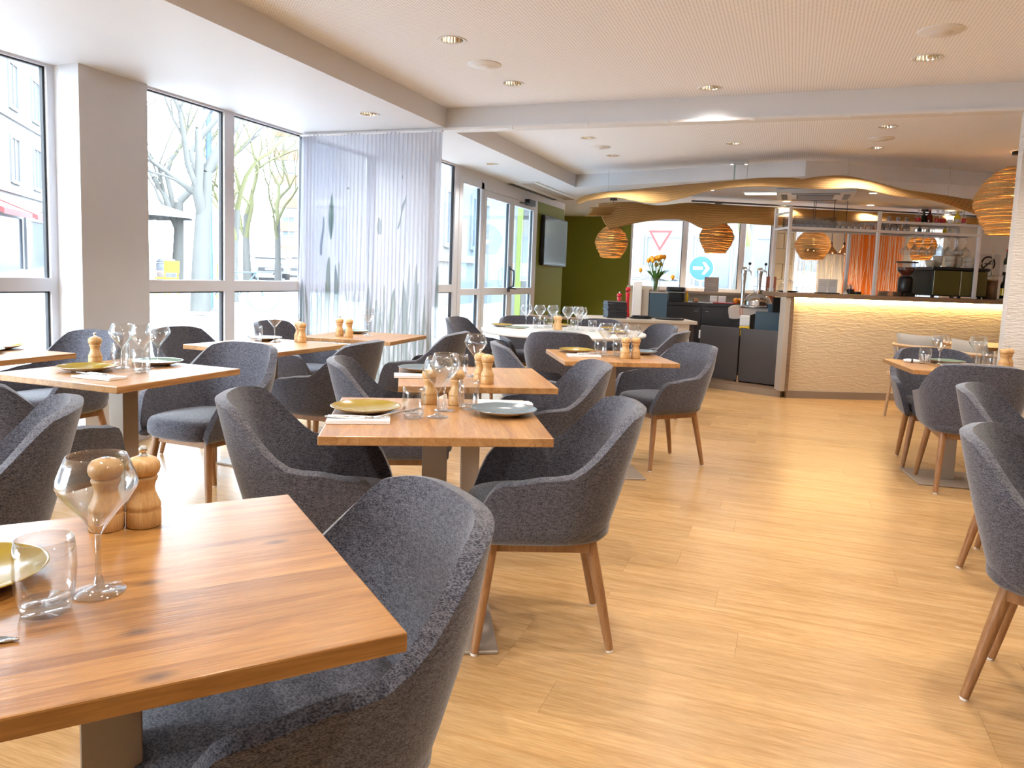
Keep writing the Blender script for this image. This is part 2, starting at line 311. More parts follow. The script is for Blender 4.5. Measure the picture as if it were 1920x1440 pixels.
# ------------------------------------------------------------------ mesh helpers
class MB:
    def __init__(s): s.v = []; s.f = []; s.sm = []
    def add(s, vs, fs, smooth=False):
        o = len(s.v); s.v += [tuple(p) for p in vs]; s.f += [tuple(i + o for i in f) for f in fs]; s.sm += [smooth] * len(fs); return s
    def box(s, x0, y0, z0, x1, y1, z1):
        vs = [(x0, y0, z0), (x1, y0, z0), (x1, y1, z0), (x0, y1, z0), (x0, y0, z1), (x1, y0, z1), (x1, y1, z1), (x0, y1, z1)]
        return s.add(vs, [(0, 3, 2, 1), (4, 5, 6, 7), (0, 1, 5, 4), (1, 2, 6, 5), (2, 3, 7, 6), (3, 0, 4, 7)])
    def obox(s, o, u, lu, v, lv, z0, z1):
        """box from corner o along horizontal unit dirs u and v"""
        o = Vector((o[0], o[1], 0)); u = Vector((u[0], u[1], 0)); v = Vector((v[0], v[1], 0))
        p = [o, o + u * lu, o + u * lu + v * lv, o + v * lv]
        vs = [(q.x, q.y, z0) for q in p] + [(q.x, q.y, z1) for q in p]
        return s.add(vs, [(0, 3, 2, 1), (4, 5, 6, 7), (0, 1, 5, 4), (1, 2, 6, 5), (2, 3, 7, 6), (3, 0, 4, 7)])
    def prism(s, poly, z0, z1):
        n = len(poly)
        vs = [(p[0], p[1], z0) for p in poly] + [(p[0], p[1], z1) for p in poly]
        return s.add(vs, [tuple(reversed(range(n))), tuple(range(n, 2 * n))] + [(i, (i + 1) % n, n + (i + 1) % n, n + i) for i in range(n)])
    def tube(s, pts, rs, n=8, caps=True, smooth=True):
        pts = [Vector(p) for p in pts]
        if not hasattr(rs, '__len__'): rs = [rs] * len(pts)
        rings = []; prev = None
        for i, p in enumerate(pts):
            t = (pts[min(i + 1, len(pts) - 1)] - pts[max(i - 1, 0)])
            if t.length < 1e-9: t = Vector((0, 0, 1))
            t.normalize()
            if prev is None:
                a = Vector((1, 0, 0)) if abs(t.x) < 0.9 else Vector((0, 1, 0))
            else: a = prev
            b = t.cross(a); 
            if b.length < 1e-6: b = t.cross(Vector((0, 0, 1)))
            b.normalize(); a = b.cross(t); a.normalize(); prev = a
            rings.append([p + (a * math.cos(2 * math.pi * k / n) + b * math.sin(2 * math.pi * k / n)) * rs[i] for k in range(n)])
        vs = [q for r in rings for q in r]; fs = []
        for i in range(len(pts) - 1):
            for k in range(n): fs.append((i * n + k, i * n + (k + 1) % n, (i + 1) * n + (k + 1) % n, (i + 1) * n + k))
        s.add(vs, fs, smooth)
        if caps:
            s.add(rings[0], [tuple(reversed(range(n)))]); s.add(rings[-1], [tuple(range(n))])
        return s
    def lathe(s, prof, n=24, c=(0, 0, 0), smooth=True, ax=None):
        vs = []; fs = []; idx = []
        for r, z in prof:
            if r < 1e-6: idx.append([len(vs)]); vs.append((c[0], c[1], c[2] + z))
            else:
                idx.append(list(range(len(vs), len(vs) + n)))
                vs += [(c[0] + r * math.cos(2 * math.pi * k / n), c[1] + r * math.sin(2 * math.pi * k / n), c[2] + z) for k in range(n)]
        for a, b in zip(idx, idx[1:]):
            for k in range(n):
                k2 = (k + 1) % n
                if len(a) == 1 and len(b) == 1: continue
                if len(a) == 1: fs.append((a[0], b[k2], b[k]))
                elif len(b) == 1: fs.append((a[k], a[k2], b[0]))
                else: fs.append((a[k], a[k2], b[k2], b[k]))
        return s.add(vs, fs, smooth)
    def grid(s, P, nu, nv, smooth=True, closed_u=False):
        vs = [P(i, j) for i in range(nu) for j in range(nv)]; fs = []
        for i in range(nu if closed_u else nu - 1):
            for j in range(nv - 1):
                i2 = (i + 1) % nu
                fs.append((i * nv + j, i2 * nv + j, i2 * nv + j + 1, i * nv + j + 1))
        return s.add(vs, fs, smooth)
    def xform(s, mat):
        s.v = [tuple(mat @ Vector(p)) for p in s.v]; return s
    def mesh(s, name, mat=None, bevel=0.0, seg=2):
        me = bpy.data.meshes.new(name); me.from_pydata(s.v, [], s.f); me.validate(); 
        if len(me.polygons) == len(s.sm): me.polygons.foreach_set('use_smooth', s.sm)
        if bevel > 0:
            bm = bmesh.new(); bm.from_mesh(me); bmesh.ops.remove_doubles(bm, verts=bm.verts, dist=1e-6)
            es = [e for e in bm.edges if len(e.link_faces) == 2 and e.calc_face_angle(0) > 0.6]
            bmesh.ops.bevel(bm, geom=es, offset=bevel, segments=seg, profile=0.5, affect='EDGES')
            bm.to_mesh(me); bm.free()
        me.update()
        if mat: me.materials.append(MATS[mat])
        return me
    def obj(s, name, mat=None, parent=None, bevel=0.0, seg=2):
        return link(name, s.mesh(name, mat, bevel, seg), parent)
def link(name, me, parent=None, loc=None, rot=None):
    o = bpy.data.objects.new(name, me); C.objects.link(o)
    if parent: o.parent = parent
    if loc: o.location = loc
    if rot is not None: o.rotation_euler = (0, 0, rot) if not hasattr(rot, '__len__') else rot
    return o
def tag(o, label, cat, group=None):
    o['label'] = label; o['category'] = cat
    if group: o['group'] = group
    return o
def thing(name, label, cat, loc=(0, 0, 0), rot=0, group=None):
    o = link(name, None, None, loc, rot); o.empty_display_size = 0.05
    return tag(o, label, cat, group)
def struct(o): o['kind'] = 'structure'; return o
def stuff(o): o['kind'] = 'stuff'; return o
def copy_tree(o, parent=None):
    c = o.copy(); C.objects.link(c); c.parent = parent
    if parent: c.matrix_parent_inverse = o.matrix_parent_inverse
    for ch in list(o.children): copy_tree(ch, c)
    return c
def bake(o):
    dg = bpy.context.evaluated_depsgraph_get(); me = bpy.data.meshes.new_from_object(o.evaluated_get(dg))
    old = o.data; o.modifiers.clear(); o.data = me; bpy.data.meshes.remove(old)
    return o

ZS, ZC = 2.435, 2.598     # soffit and coffer heights
XW = -4.235               # window wall
XD = -3.59                # door wall
YB = 5.83                 # beam
YBACK = 14.4

# ------------------------------------------------------------------ floor with planks
fl = struct(MB().box(-4.6, -3.0, -0.12, 4.6, 14.6, -0.008).obj('floor', 'floor_oak'))
PW = 0.19
lens_cache = {}
def plank_mesh(l):
    l = round(l, 1)
    if l not in lens_cache:
        m = MB().box(-l / 2 + .0003, -PW / 2 + .0003, -0.008, l / 2 - .0003, PW / 2 - .0003, 0.0).mesh('plank', 'floor_oak'); lens_cache[l] = m
    return lens_cache[l], l
ORD = ['first', 'second', 'third', 'fourth', 'fifth', 'sixth', 'seventh', 'eighth', 'ninth', 'tenth', 'eleventh', 'twelfth']
rng = random.Random(3)
y = 0.62; npl = 0
while y < 9.4:
    x = -4.2 if y > 2.0 else -3.2
    xe = 2.3
    l = round(rng.uniform(0.4, 1.3), 1)
    while x < xe and npl < 296:
        me, l = plank_mesh(min(l, 1.4))
        o = link('plank', me, fl, (x + l / 2, y + PW / 2, 0)); npl += 1
        x += l; l = 1.4
    y += PW

# ------------------------------------------------------------------ ceilings, soffits, beams
cuts = []       # downlights and speakers: (x, y, ztop)
def slab(name, poly, z0, z1, mat, holes=()):
    o = MB().prism(poly, z0, z1).obj(name, mat)
    if holes:
        cb = MB()
        for (x, y, r) in holes: cb.lathe([(0, -0.02), (r, -0.02), (r, 0.5), (0, 0.5)], 24, (x, y, z0), False)
        k = cb.obj('cutter'); md = o.modifiers.new('cut', 'BOOLEAN'); md.object = k; md.operation = 'DIFFERENCE'; md.solver = 'EXACT'
        bake(o); bpy.data.objects.remove(k)
    return struct(o)
XS = -2.80
HD = 0.068
# kinked edge of the lower ceiling over the bar
kx = [(-2.8, 9.83), (0.03, 8.97), (4.3, 11.27)]
c1 = [(-1.98, 4.17), (-1.98, 5.19), (-0.65, 5.60), (0.64, 4.10), (0.64, 5.14), (-1.98, 3.05), (-0.65, 3.0), (0.64, 2.9), (-1.98, 0.9), (-0.65, 0.9), (0.64, 0.9), (2.2, 1.5), (2.2, 3.5), (2.2, 5.1)]
c2 = [(-1.98, 7.31), (-1.98, 8.38), (-0.65, 7.80), (0.64, 7.20), (0.64, 8.23)]
c3 = [(-3.165, 5.21), (-3.165, 7.77)]
slab('ceiling', [(XS, -3), (4.3, -3), (4.3, YB), (XS, YB)], ZC, ZC + .15, 'perforated_plaster', [(x, y, HD) for x, y in c1])
slab('ceiling_second_bay', [(XS, YB + .2), (4.3, YB + .2), (4.3, 11.27), (0.03, 8.97), (XS, 9.83)], ZC, ZC + .15, 'perforated_plaster', [(x, y, HD) for x, y in c2])
slab('ceiling_window_soffit', [(-4.55, -3), (XS, -3), (XS, YB), (-4.30, YB), (-4.30, 3.6), (-4.55, 3.6)], ZS, ZS + .3, 'soffit_paint', [(-3.165, 5.21, HD)])
slab('ceiling_door_soffit', [(-4.30, YB + .2), (XS, YB + .2), (XS, 9.83), (XS, 14.5), (-4.30, 14.5)], ZS, ZS + .3, 'soffit_paint', [(-3.165, 7.77, HD)])
struct(MB().box(-4.30, YB, ZS, 4.3, YB + .2, ZS + .3).obj('trim_1', 'soffit_paint'))
slab('ceiling_bar', [(XS, 9.83), (0.03, 8.97), (4.3, 11.27), (4.3, 14.5), (XS, 14.5)], ZS, ZS + .3, 'soffit_paint')
rail_t = thing('curtain_rail', 'thin white curtain rail running along the ceiling beam', 'curtain rail', (0, 0, 0))
MB().box(-4.18, YB - .03, ZS - .022, 2.2, YB - .008, ZS - .001).obj('track', 'frame_white', rail_t)
for x in [-4.1 + .62 * i for i in range(11)]:
    MB().box(x, YB - .036, ZS - .028, x + .04, YB - .004, ZS - .001).obj('bracket', 'white_metal', rail_t)

def downlight(x, y, z, label, power=DOWNLIGHT_W):
    t = thing('downlight', label, 'ceiling light', (x, y, z), 0, 'recessed downlights')
    MB().lathe([(.066, .0), (.083, -.004), (.086, -.001), (.084, .0)], 28).obj('trim_ring', 'white_metal', t)
    def rp(i, j):
        a = 2 * math.pi * i / 48; zz = [0, .03, .06, .085][j]; r = [.065, .060, .052, .040][j] * (1 + (.012 if i % 2 else -.012))
        return (r * math.cos(a), r * math.sin(a), zz)
    MB().grid(rp, 48, 4, False, True).obj('reflector', 'brass_reflector', t)
    MB().lathe([(0, .084), (.041, .084), (.041, .088), (0, .088)], 20).obj('lens', 'lens_glow', t)
    ld = bpy.data.lights.new('downlight_lamp', 'SPOT'); ld.energy = power; ld.color = (1.0, 0.93, 0.84); ld.spot_size = R(128); ld.spot_blend = 0.75; ld.shadow_soft_size = 0.04
    lo = bpy.data.objects.new('lamp', ld); C.objects.link(lo); lo.parent = t; lo.location = (0, 0, -0.006)
    return t
row = {-1.98: 'in the row nearest the windows', -0.65: 'in the middle row', 0.64: 'in the row nearest the bar wall', 2.2: 'in the row at the right wall'}
lab1 = {(-1.98, 4.17): 'recessed downlight before the round speaker, left row of the front ceiling bay',
        (-1.98, 5.19): 'recessed downlight after the round speaker, left row of the front ceiling bay',
        (-0.65, 5.60): 'recessed downlight close to the beam that it lights with a scallop',
        (0.64, 4.10): 'recessed downlight at the top edge of the picture, right row',
        (0.64, 5.14): 'recessed downlight beyond the cream speaker, right row of the front bay'}
for i, (x, y) in enumerate(c1): downlight(x, y, ZC, power=DOWNLIGHT_W * (.4 if y == 5.60 else 1), label=lab1.get((x, y), f'{ {.9: "nearest", 1.5: "nearest", 2.9: "second", 3.0: "second", 3.05: "second", 3.5: "second", 5.1: "third"}.get(y, "") } recessed downlight {row[x]}, out of the picture overhead'))
lab2 = ['recessed downlight just beyond the beam, left row of the second bay', 'recessed downlight furthest along the left row of the second bay', 'single recessed downlight in the middle of the second bay', 'recessed downlight just beyond the beam, right row of the second bay', 'recessed downlight glowing over the straw canopy']
for (x, y), l in zip(c2, lab2): downlight(x, y, ZC, l)
downlight(-3.165, 5.21, ZS, 'recessed downlight in the white soffit before the sheer curtain', DOWNLIGHT_W * .6)
downlight(-3.165, 7.77, ZS, 'recessed downlight in the white soffit near the glass door', DOWNLIGHT_W * .6)
for x, y, l in [(-1.99, 4.69, 'round white ceiling speaker between two downlights at left'), (0.63, 4.63, 'round cream ceiling speaker at upper right'),
                (-1.99, 7.82, 'round flat ceiling disc in the left row beyond the beam'), (0.65, 7.74, 'round ceiling disc between two downlights near the canopy'), (-0.81, 6.16, 'round ceiling disc right behind the beam')]:
    t = thing('ceiling_speaker', l, 'speaker', (x, y, ZC), 0, 'round ceiling speakers')
    MB().lathe([(0, -.012), (.06, -.012), (.064, -.010), (.105, -.006), (.112, -.002), (.112, 0)], 32).obj('bezel', 'white_metal', t)
    MB().lathe([(0, -.0155), (.055, -.0155), (.058, -.012)], 28).obj('grille', 'frame_white', t)

# ------------------------------------------------------------------ window wall
def windows(name, x, y0, y1, zt=ZS, tr=(1.03, 1.115), ob=.06, fr=.05, mat='frame_alu', gl='pane_glass', bottom=.10, jl=None, jr=None):
    """framed glazing in the plane x from y0 to y1 with a transom; frame, gaskets and two panes"""
    jl = fr if jl is None else jl; jr = fr if jr is None else jr
    t = struct(link(name, None))
    f = MB()
    if jl: f.box(x - ob, y0, 0, x, y0 + jl, zt)
    if jr: f.box(x - ob, y1 - jr, 0, x, y1, zt)
    f.box(x - ob, y0 + jl, 0, x, y1 - jr, bottom)
    f.box(x - ob, y0 + jl, zt - .015, x, y1 - jr, zt)
    f.box(x - ob, y0 + jl, tr[0], x, y1 - jr, tr[1]); f.obj('window_frame', mat, t)
    g = MB(); ya, yb = y0 + jl, y1 - jr
    for za, zb in ((bottom, tr[0]), (tr[1], zt - .015)):
        g.box(x - .045, yb - .014, za, x - .02, yb, zb); g.box(x - .045, ya, za, x - .02, ya + .006, zb)
        g.box(x - .045, ya, zb - .010, x - .02, yb, zb)
        MB().box(x - .038, ya, za, x - .032, yb, zb).obj('pane', gl, t)
    g.obj('gasket', 'gasket', t)
    return t
windows('window_1', XW - .195, -2.9, 3.56, jl=.05, jr=.05)
windows('window_2', XW, 4.06, 4.915, jl=.03, jr=.06)
windows('window_3', XW, 4.915, 5.94, jl=.05, jr=.06)
windows('window_4', XW, 5.94, 7.10)
struct(MB().box(XW - .28, 3.56, 0, XW + .005, 3.60, ZS).obj('wall_white_pier', 'white_paint'))
struct(MB().box(XW - .12, 3.545, 0, XW + .03, 4.075, ZS).obj('wall_grey_pier', 'column_grey'))
struct(MB().box(XW - .1, 7.10, 0, XD, 7.20, ZS).obj('wall_return', 'white_paint'))
windows('window_5', XD, 7.20, 7.86, jl=.04, jr=.10)
# wall above the door and green pier
struct(MB().box(XD - .12, 7.86, 2.335, XD, 12.0, ZS).obj('wall_over_door', 'soffit_paint'))
struct(MB().box(XD - .05, 10.60, 0, XD, 12.0, 2.335).obj('wall_green_pier', 'green_wall'))
struct(MB().box(XD - .2, 10.60, 0, XD - .051, 12.02, 2.335).box(-4.5, 12.02, 0, XD - .05, 12.1, ZS).box(-4.5, 12.1, 0, -4.42, 14.6, ZS).obj('wall_outer_cladding', 'facade_stone'))
# glazed door: sidelight and two leaves
d = struct(link('door_1', None))
fr = MB()
for ya, yb in ((7.86, 7.95), (8.48, 8.56), (10.50, 10.60)): fr.box(XD - .06, ya, 0, XD + .01, yb, 2.335)
fr.box(XD - .06, 7.95, 2.26, XD + .01, 10.50, 2.335); fr.box(XD - .06, 7.95, 0, XD + .01, 8.48, .09); fr.box(XD - .06, 7.95, .99, XD + .01, 8.48, 1.065)
fr.obj('door_frame', 'frame_alu', d)
for za, zb in ((.09, .99), (1.065, 2.26)):
    MB().box(XD - .035, 7.95, za, XD - .029, 8.48, zb).obj('pane', 'door_glass', d)
    MB().box(XD - .04, 8.462, za, XD - .015, 8.48, zb).obj('gasket', 'gasket', d)
for ya, yb in ((8.565, 9.525), (9.535, 10.495)):
    lf = MB(); s = .085
    lf.box(XD - .05, ya, .01, XD + .015, ya + s, 2.255); lf.box(XD - .05, yb - s, .01, XD + .015, yb, 2.255)
    lf.box(XD - .05, ya + s, .01, XD + .015, yb - s, .13); lf.box(XD - .05, ya + s, .985, XD + .015, yb - s, 1.075); lf.box(XD - .05, ya + s, 2.175, XD + .015, yb - s, 2.255)
    lo = lf.obj('door_leaf', 'frame_alu', d)
    for za, zb in ((.13, .985), (1.075, 2.175)):
        MB().box(XD - .02, ya + s, za, XD - .014, yb - s, zb).obj('pane', 'door_glass', lo)
        MB().box(XD - .03, yb - s - .012, za, XD - .005, yb - s, zb).obj('gasket', 'gasket', lo)
lo = MB().box(XD + .015, 9.44, 1.02, XD + .035, 9.50, 1.36).tube([(XD + .035, 9.47, 1.08), (XD + .09, 9.47, 1.10), (XD + .095, 9.47, 1.2), (XD + .09, 9.47, 1.30), (XD + .035, 9.47, 1.33)], .012, 8).obj('pull_handle', 'black_plastic', d)
MB().tube([(XD + .03, 9.47, 1.07), (XD + .08, 9.47, 1.07), (XD + .085, 9.60, 1.06)], .009, 8).obj('lever', 'black_plastic', d)
MB().box(XD + .015, 10.02, 2.22, XD + .085, 10.28, 2.30).tube([(XD + .05, 10.1, 2.225), (XD + .13, 9.9, 2.22), (XD + .06, 9.7, 2.22)], .01, 6).obj('door_closer', 'black_plastic', d)

# back wall: green part, window band, stone pier, right part
struct(MB().box(-4.4, YBACK, 0, -2.97, YBACK + .15, ZS).obj('wall_green_back', 'green_wall'))
struct(MB().box(-4.4, 12.0, 0, -4.3, YBACK, ZS).obj('wall_green_side', 'green_wall'))
bw = struct(MB().box(-2.97, YBACK, 0, -.40, YBACK + .15, 1.10).box(-2.97, YBACK, 2.40, -.40, YBACK + .15, ZS).obj('wall_back_sill', 'panel_cream'))
wd = struct(link('window_6', None))
f = MB()
for xa, xb in ((-2.97, -2.93), (-2.00, -1.90), (-.98, -.88), (-.44, -.40)): f.box(xa, YBACK - .01, 1.10, xb, YBACK + .08, 2.40)
f.box(-2.93, YBACK - .005, 1.10, -.44, YBACK + .08, 1.14); f.box(-2.93, YBACK - .005, 2.36, -.44, YBACK + .08, 2.40); f.obj('window_frame', 'frame_alu', wd)
for xa, xb in ((-2.93, -2.00), (-1.90, -.98), (-.88, -.44)):
    MB().box(xa, YBACK + .03, 1.14, xb, YBACK + .036, 2.36).obj('pane', 'pane_glass', wd)
    MB().box(xb - .016, YBACK + .01, 1.14, xb, YBACK + .03, 2.36).obj('gasket', 'gasket', wd)
sp = struct(MB().box(-.40, YBACK + .02, 0, -.06, YBACK + .2, ZS).obj('wall_stone_pier', 'slab_taupe'))
zz = 0
while zz < ZS - .05:
    h = min(.27, ZS - zz)
    if int(zz / .27) % 2: xs = [(-.40, -.22), (-.215, -.06)]
    else: xs = [(-.40, -.06)]
    for xa, xb in xs: MB().box(xa + .003, YBACK - .02, zz + .003, xb - .003, YBACK + .03, zz + h - .003).obj('stone_block', 'stone', sp, .006, 1)
    zz += h
# right of the pier: window, beige wall, orange wall, window, cream and lime walls
wd = struct(link('window_7', None))
MB().box(-.06, YBACK, .4, -.02, YBACK + .08, 2.40).box(.36, YBACK, .4, .40, YBACK + .08, 2.40).box(-.02, YBACK, 1.08, .36, YBACK + .08, 1.13).box(-.02, YBACK, 2.36, .36, YBACK + .08, 2.40).obj('window_frame', 'frame_white', wd)
for za, zb in ((.4, 1.08), (1.13, 2.36)): MB().box(-.02, YBACK + .03, za, .36, YBACK + .036, zb).obj('pane', 'pane_glass', wd)
struct(MB().box(-.06, YBACK, 0, .40, YBACK + .15, .4).box(-.06, YBACK, 2.4, .4, YBACK + .15, ZS).obj('wall_below_window', 'panel_cream'))
struct(MB().box(.40, YBACK, 0, .78, YBACK + .15, ZS).obj('wall_beige', 'wall_cream'))
struct(MB().box(.78, YBACK, 0, 1.70, YBACK + .15, ZS).obj('wall_orange', 'orange_wall'))
struct(MB().box(1.70, YBACK, 0, 1.80, YBACK + .15, ZS).box(1.80, YBACK, 0, 2.32, YBACK + .15, .9).box(1.8, YBACK, 2.3, 2.32, YBACK + .15, ZS).obj('wall_window_surround', 'panel_cream'))
wd = struct(link('window_8', None))
MB().box(1.80, YBACK, .9, 1.84, YBACK + .08, 2.3).box(2.28, YBACK, .9, 2.32, YBACK + .08, 2.3).box(1.84, YBACK, 2.26, 2.28, YBACK + .08, 2.3).box(1.84, YBACK, .9, 2.28, YBACK + .08, .94).obj('window_frame', 'frame_white', wd)
MB().box(1.84, YBACK + .03, .94, 2.28, YBACK + .036, 2.26).obj('pane', 'pane_glass', wd)
struct(MB().box(2.32, YBACK, 0, 3.35, YBACK + .15, ZS).obj('wall_cream_back', 'wall_cream'))
struct(MB().box(3.35, YBACK, 0, 4.4, YBACK + .15, ZS).obj('wall_lime', 'lime_wall'))
struct(MB().box(4.3, -3, 0, 4.42, 14.55, ZC + .1).obj('wall_right', 'wall_cream'))
struct(MB().box(-4.4, -3.1, 0, 4.42, -3.0, ZC + .1).obj('wall_behind', 'wall_cream'))
# cream textured partition at right, under the beam
struct(MB().box(1.345, 5.90, 0, 3.2, 6.02, ZS).obj('wall_partition', 'column_relief'))

# ------------------------------------------------------------------ chairs
def smooth(t): t = max(0, min(1, t)); return t * t * (3 - 2 * t)
def lerp(a, b, t): return a + (b - a) * t
def rim(a):
    if a < .30: return .815 - .022 * (a / .30) ** 2.6
    if a < .56:
        t = (a - .30) / .26
        return lerp(.793, .612, t ** .85 * .55 + .45 * smooth(t))
    if a < .84: return lerp(.612, .590, smooth((a - .56) / .28))
    return .590 - .160 * ((a - .84) / .16) ** 1.9
def shell_pt(s, k):
    a = abs(s); sg = 1 if s >= 0 else -1
    h = rim(a); z0 = .385
    z = z0 + (h - z0) * k
    zr = (z - .385) / .43
    hw = lerp(.222, .290, min(1, zr * 1.5) ** .8) - .020 * max(0, zr - .6)
    bk = lerp(.205, .325, zr ** .9)
    hw -= .012 * smooth((a - .8) / .2)
    if a <= .60:
        ph = a / .60 * math.pi / 2
        x = hw * math.sin(ph) ** .74; y = -bk * math.cos(ph) ** .70 if math.cos(ph) > 1e-6 else 0
    else:
        x = hw; y = .235 * (a - .60) / .40
    if k < .12:                                   # rounded under-edge
        q = 1 - (k / .12); x *= 1 - .10 * q * q; y *= 1 - .10 * q * q
    return (sg * x, y, z)
def build_chair_meshes():
    NU, NV = 49, 12
    m = MB().grid(lambda i, j: shell_pt(-1 + 2 * i / (NU - 1), [0, .06, .12, .22, .34, .46, .58, .70, .80, .89, .96, 1.0][j]), NU, NV)
    o = m.obj('shell')
    sd = o.modifiers.new('s', 'SOLIDIFY'); sd.thickness = .036; sd.offset = 0.0; sd.use_even_offset = True
    bv = o.modifiers.new('b', 'BEVEL'); bv.width = .0165; bv.segments = 4; bv.limit_method = 'ANGLE'; bv.angle_limit = R(50)
    bake(o); me = o.data
    me.polygons.foreach_set('use_smooth', [True] * len(me.polygons)); me.materials.append(MATS['chair_fabric'])
    bpy.data.objects.remove(o)
    def sp(a, r, yo=0.0):
        ca, sa = math.cos(a), math.sin(a)
        x = .232 * math.copysign(abs(ca) ** .62, ca); y = .235 * math.copysign(abs(sa) ** .62, sa)
        if y > 0: y *= 1.12
        return x * r, y * r
    lay = [(.80, .372), (.93, .376), (.99, .392), (1.0, .42), (.99, .446), (.95, .464), (.85, .474), (.6, .479), (.25, .481)]
    n = 40
    sm = MB(); vs = []; fs = []
    for r, z in lay:
        for k in range(n):
            x, y = sp(2 * math.pi * k / n, r); vs.append((x, y, z + (.008 * max(0, -y / .24) if z > .44 else 0) * -1))
    for i in range(len(lay) - 1):
        for k in range(n): fs.append((i * n + k, i * n + (k + 1) % n, (i + 1) * n + (k + 1) % n, (i + 1) * n + k))
    fs.append(tuple(range(n - 1, -1, -1))); fs.append(tuple(range((len(lay) - 1) * n, len(lay) * n)))
    sm.add(vs, fs, True)
    legs = []; caps = []
    for tx, ty, bx, by in ((-.165, .165, -.215, .215), (.165, .165, .215, .215), (-.15, -.155, -.18, -.235), (.15, -.155, .18, -.235)):
        legs.append(MB().tube([(tx, ty, .385), (lerp(tx, bx, .5), lerp(ty, by, .5), .2), (bx, by, .008)], [.021, .0185, .0135], 10).mesh('leg', 'leg_wood'))
        caps.append(MB().tube([(bx, by, .008), (bx * 1.005, by * 1.005, 0)], [.0135, .0115], 10).mesh('glide', 'ceramic_white'))
    rails = [MB().box(-.155, .155, .335, .155, .175, .378).mesh('rail', 'leg_wood', .003, 1), MB().box(-.14, -.165, .335, .14, -.145, .378).mesh('rail', 'leg_wood', .003, 1)]
    for sg in (-1, 1):
        rails.append(MB().obox((sg * .165 - .01, .165), (0, -1), .32, (1, 0), .02, .335, .378).mesh('rail', 'leg_wood', .003, 1))
    return me, sm.mesh('seat', 'chair_fabric'), legs, caps, rails
CH = build_chair_meshes()
CHAIR_GROUP = 'grey upholstered tub chairs'
def chair(x, y, face, label, tagged=False):
    """face: direction the sitter looks, in degrees from +x"""
    t = thing('tub_chair', label, 'chair', (x, y, 0), R(face - 90), CHAIR_GROUP)
    link('shell', CH[0], t); link('seat', CH[1], t)
    for l, c_ in zip(CH[2], CH[3]): lo = link('leg', l, t); link('glide', c_, lo)
    for r_ in CH[4]: link('rail', r_, t)
    if tagged: MB().box(-.050, -.268, .50, -.026, -.252, .512).obj('label_tab', 'black_plastic', t)
    return t

# ------------------------------------------------------------------ tables
def table_meshes(mat):
    S = .70 / 2
    top = MB().box(-S, -S, .722, S, S, .75).mesh('tabletop', mat, .003, 2)
    return top
TOP = table_meshes('table_oak'); TOPK = table_meshes('table_oak_knotty')
POST = MB().box(-.042, -.042, .012, .042, .042, .712).mesh('post', 'post_taupe', .002, 1)
BASE = MB().box(-.22, -.22, 0, .22, .22, .012).mesh('base_plate', 'post_taupe', .003, 1)
PLATE_ = MB().box(-.2, -.2, .712, .2, .2, .722).mesh('mounting_plate', 'post_taupe')
def table(x, y, rot, label, knotty=False):
    t = thing('square_table', label, 'table', (x, y, 0), R(rot), 'square oak pedestal tables')
    link('tabletop', TOPK if knotty else TOP, t); link('post', POST, t); link('base_plate', BASE, t); link('mounting_plate', PLATE_, t)
    return t
T = dict(T0=(-.95, .835, -40.4), T1=(-1.12, 2.31, 27.3), T2=(-1.415, 3.31, 28.5), T3=(-2.785, 2.545, 0), T4=(-3.835, 2.54, 2), T5=(-3.08, 3.92, -3), T6=(-2.97, 4.90, 6), T7=(-1.075, 4.715, 27), T9=(1.02, 5.60, 8))
TN = dict(T0='front left table', T1='centre table', T2='table behind the centre one', T3='left table by the grey pier', T4='table at the left edge', T5='window table before the curtain', T6='table against the sheer curtain', T7='table before the bar counter', T8='round white table', T9='right table by the partition')
table(*T['T0'], 'large-looking knotty oak square table at the front left corner', True)
table(*T['T1'], 'square oak table in the centre, between two tub chairs, with olive and grey plates')
table(*T['T2'], 'square oak table right behind the centre table, two mills near its front edge')
table(*T['T3'], 'square oak table at left in front of the grey pier')
table(*T['T4'], 'square oak table cut by the left picture edge under the window')
table(*T['T5'], 'square oak table by the window before the sheer curtain')
table(*T['T6'], 'square oak table standing right against the sheer curtain')
table(*T['T7'], 'square oak table in the aisle before the white service counter')
table(*T['T9'], 'square oak table at right beside the cream partition')
t8 = thing('round_table', 'round white table laid for a group near the glass door', 'table', (-1.98, 6.74, 0))
MB().lathe([(0, .715), (.74, .715), (.76, .722), (.765, .735), (.76, .748), (.75, .75), (0, .75)], 64).obj('tabletop', 'ceramic_white', t8)
MB().lathe([(.05, .02), (.045, .1), (.045, .715)], 20).obj('post', 'post_taupe', t8)
MB().lathe([(0, 0), (.32, 0), (.32, .012), (.06, .022), (0, .022)], 40).obj('base_plate', 'post_taupe', t8)

chair(-.79, 1.065, 229.6, 'nearest grey tub chair, pushed under the front left table')
chair(-1.47, 2.17, 27, 'grey tub chair on the left side of the centre table')
chair(-.78, 2.46, 203, 'grey tub chair on the right side of the centre table, leg toward the aisle')
chair(-1.76, 3.22, 28, 'grey tub chair left of the table behind the centre one')
chair(-1.16, 3.61, 209, 'grey tub chair right of the table behind the centre one')
chair(-2.80, 3.08, 268, 'blue-lit grey tub chair on the far side of the left table by the grey pier')
chair(-2.75, 2.06, 92, 'grey tub chair at the near side of the left table, arm beside the post')
chair(-2.22, 1.42, 230, 'grey tub chair cut by the left edge in front of the left table')
chair(-3.93, 3.12, 268, 'blue-lit grey tub chair behind the leftmost table under the window')
chair(-3.55, 3.93, 2, 'grey tub chair with its back at the window pane, left of the window table')
chair(-2.66, 3.93, 182, 'grey tub chair right of the window table, turned away from the aisle')
chair(-3.58, 4.95, 3, 'grey tub chair in the window corner, behind the tumbler on the window table')
chair(-2.55, 5.00, 185, 'grey tub chair right of the table against the sheer curtain')
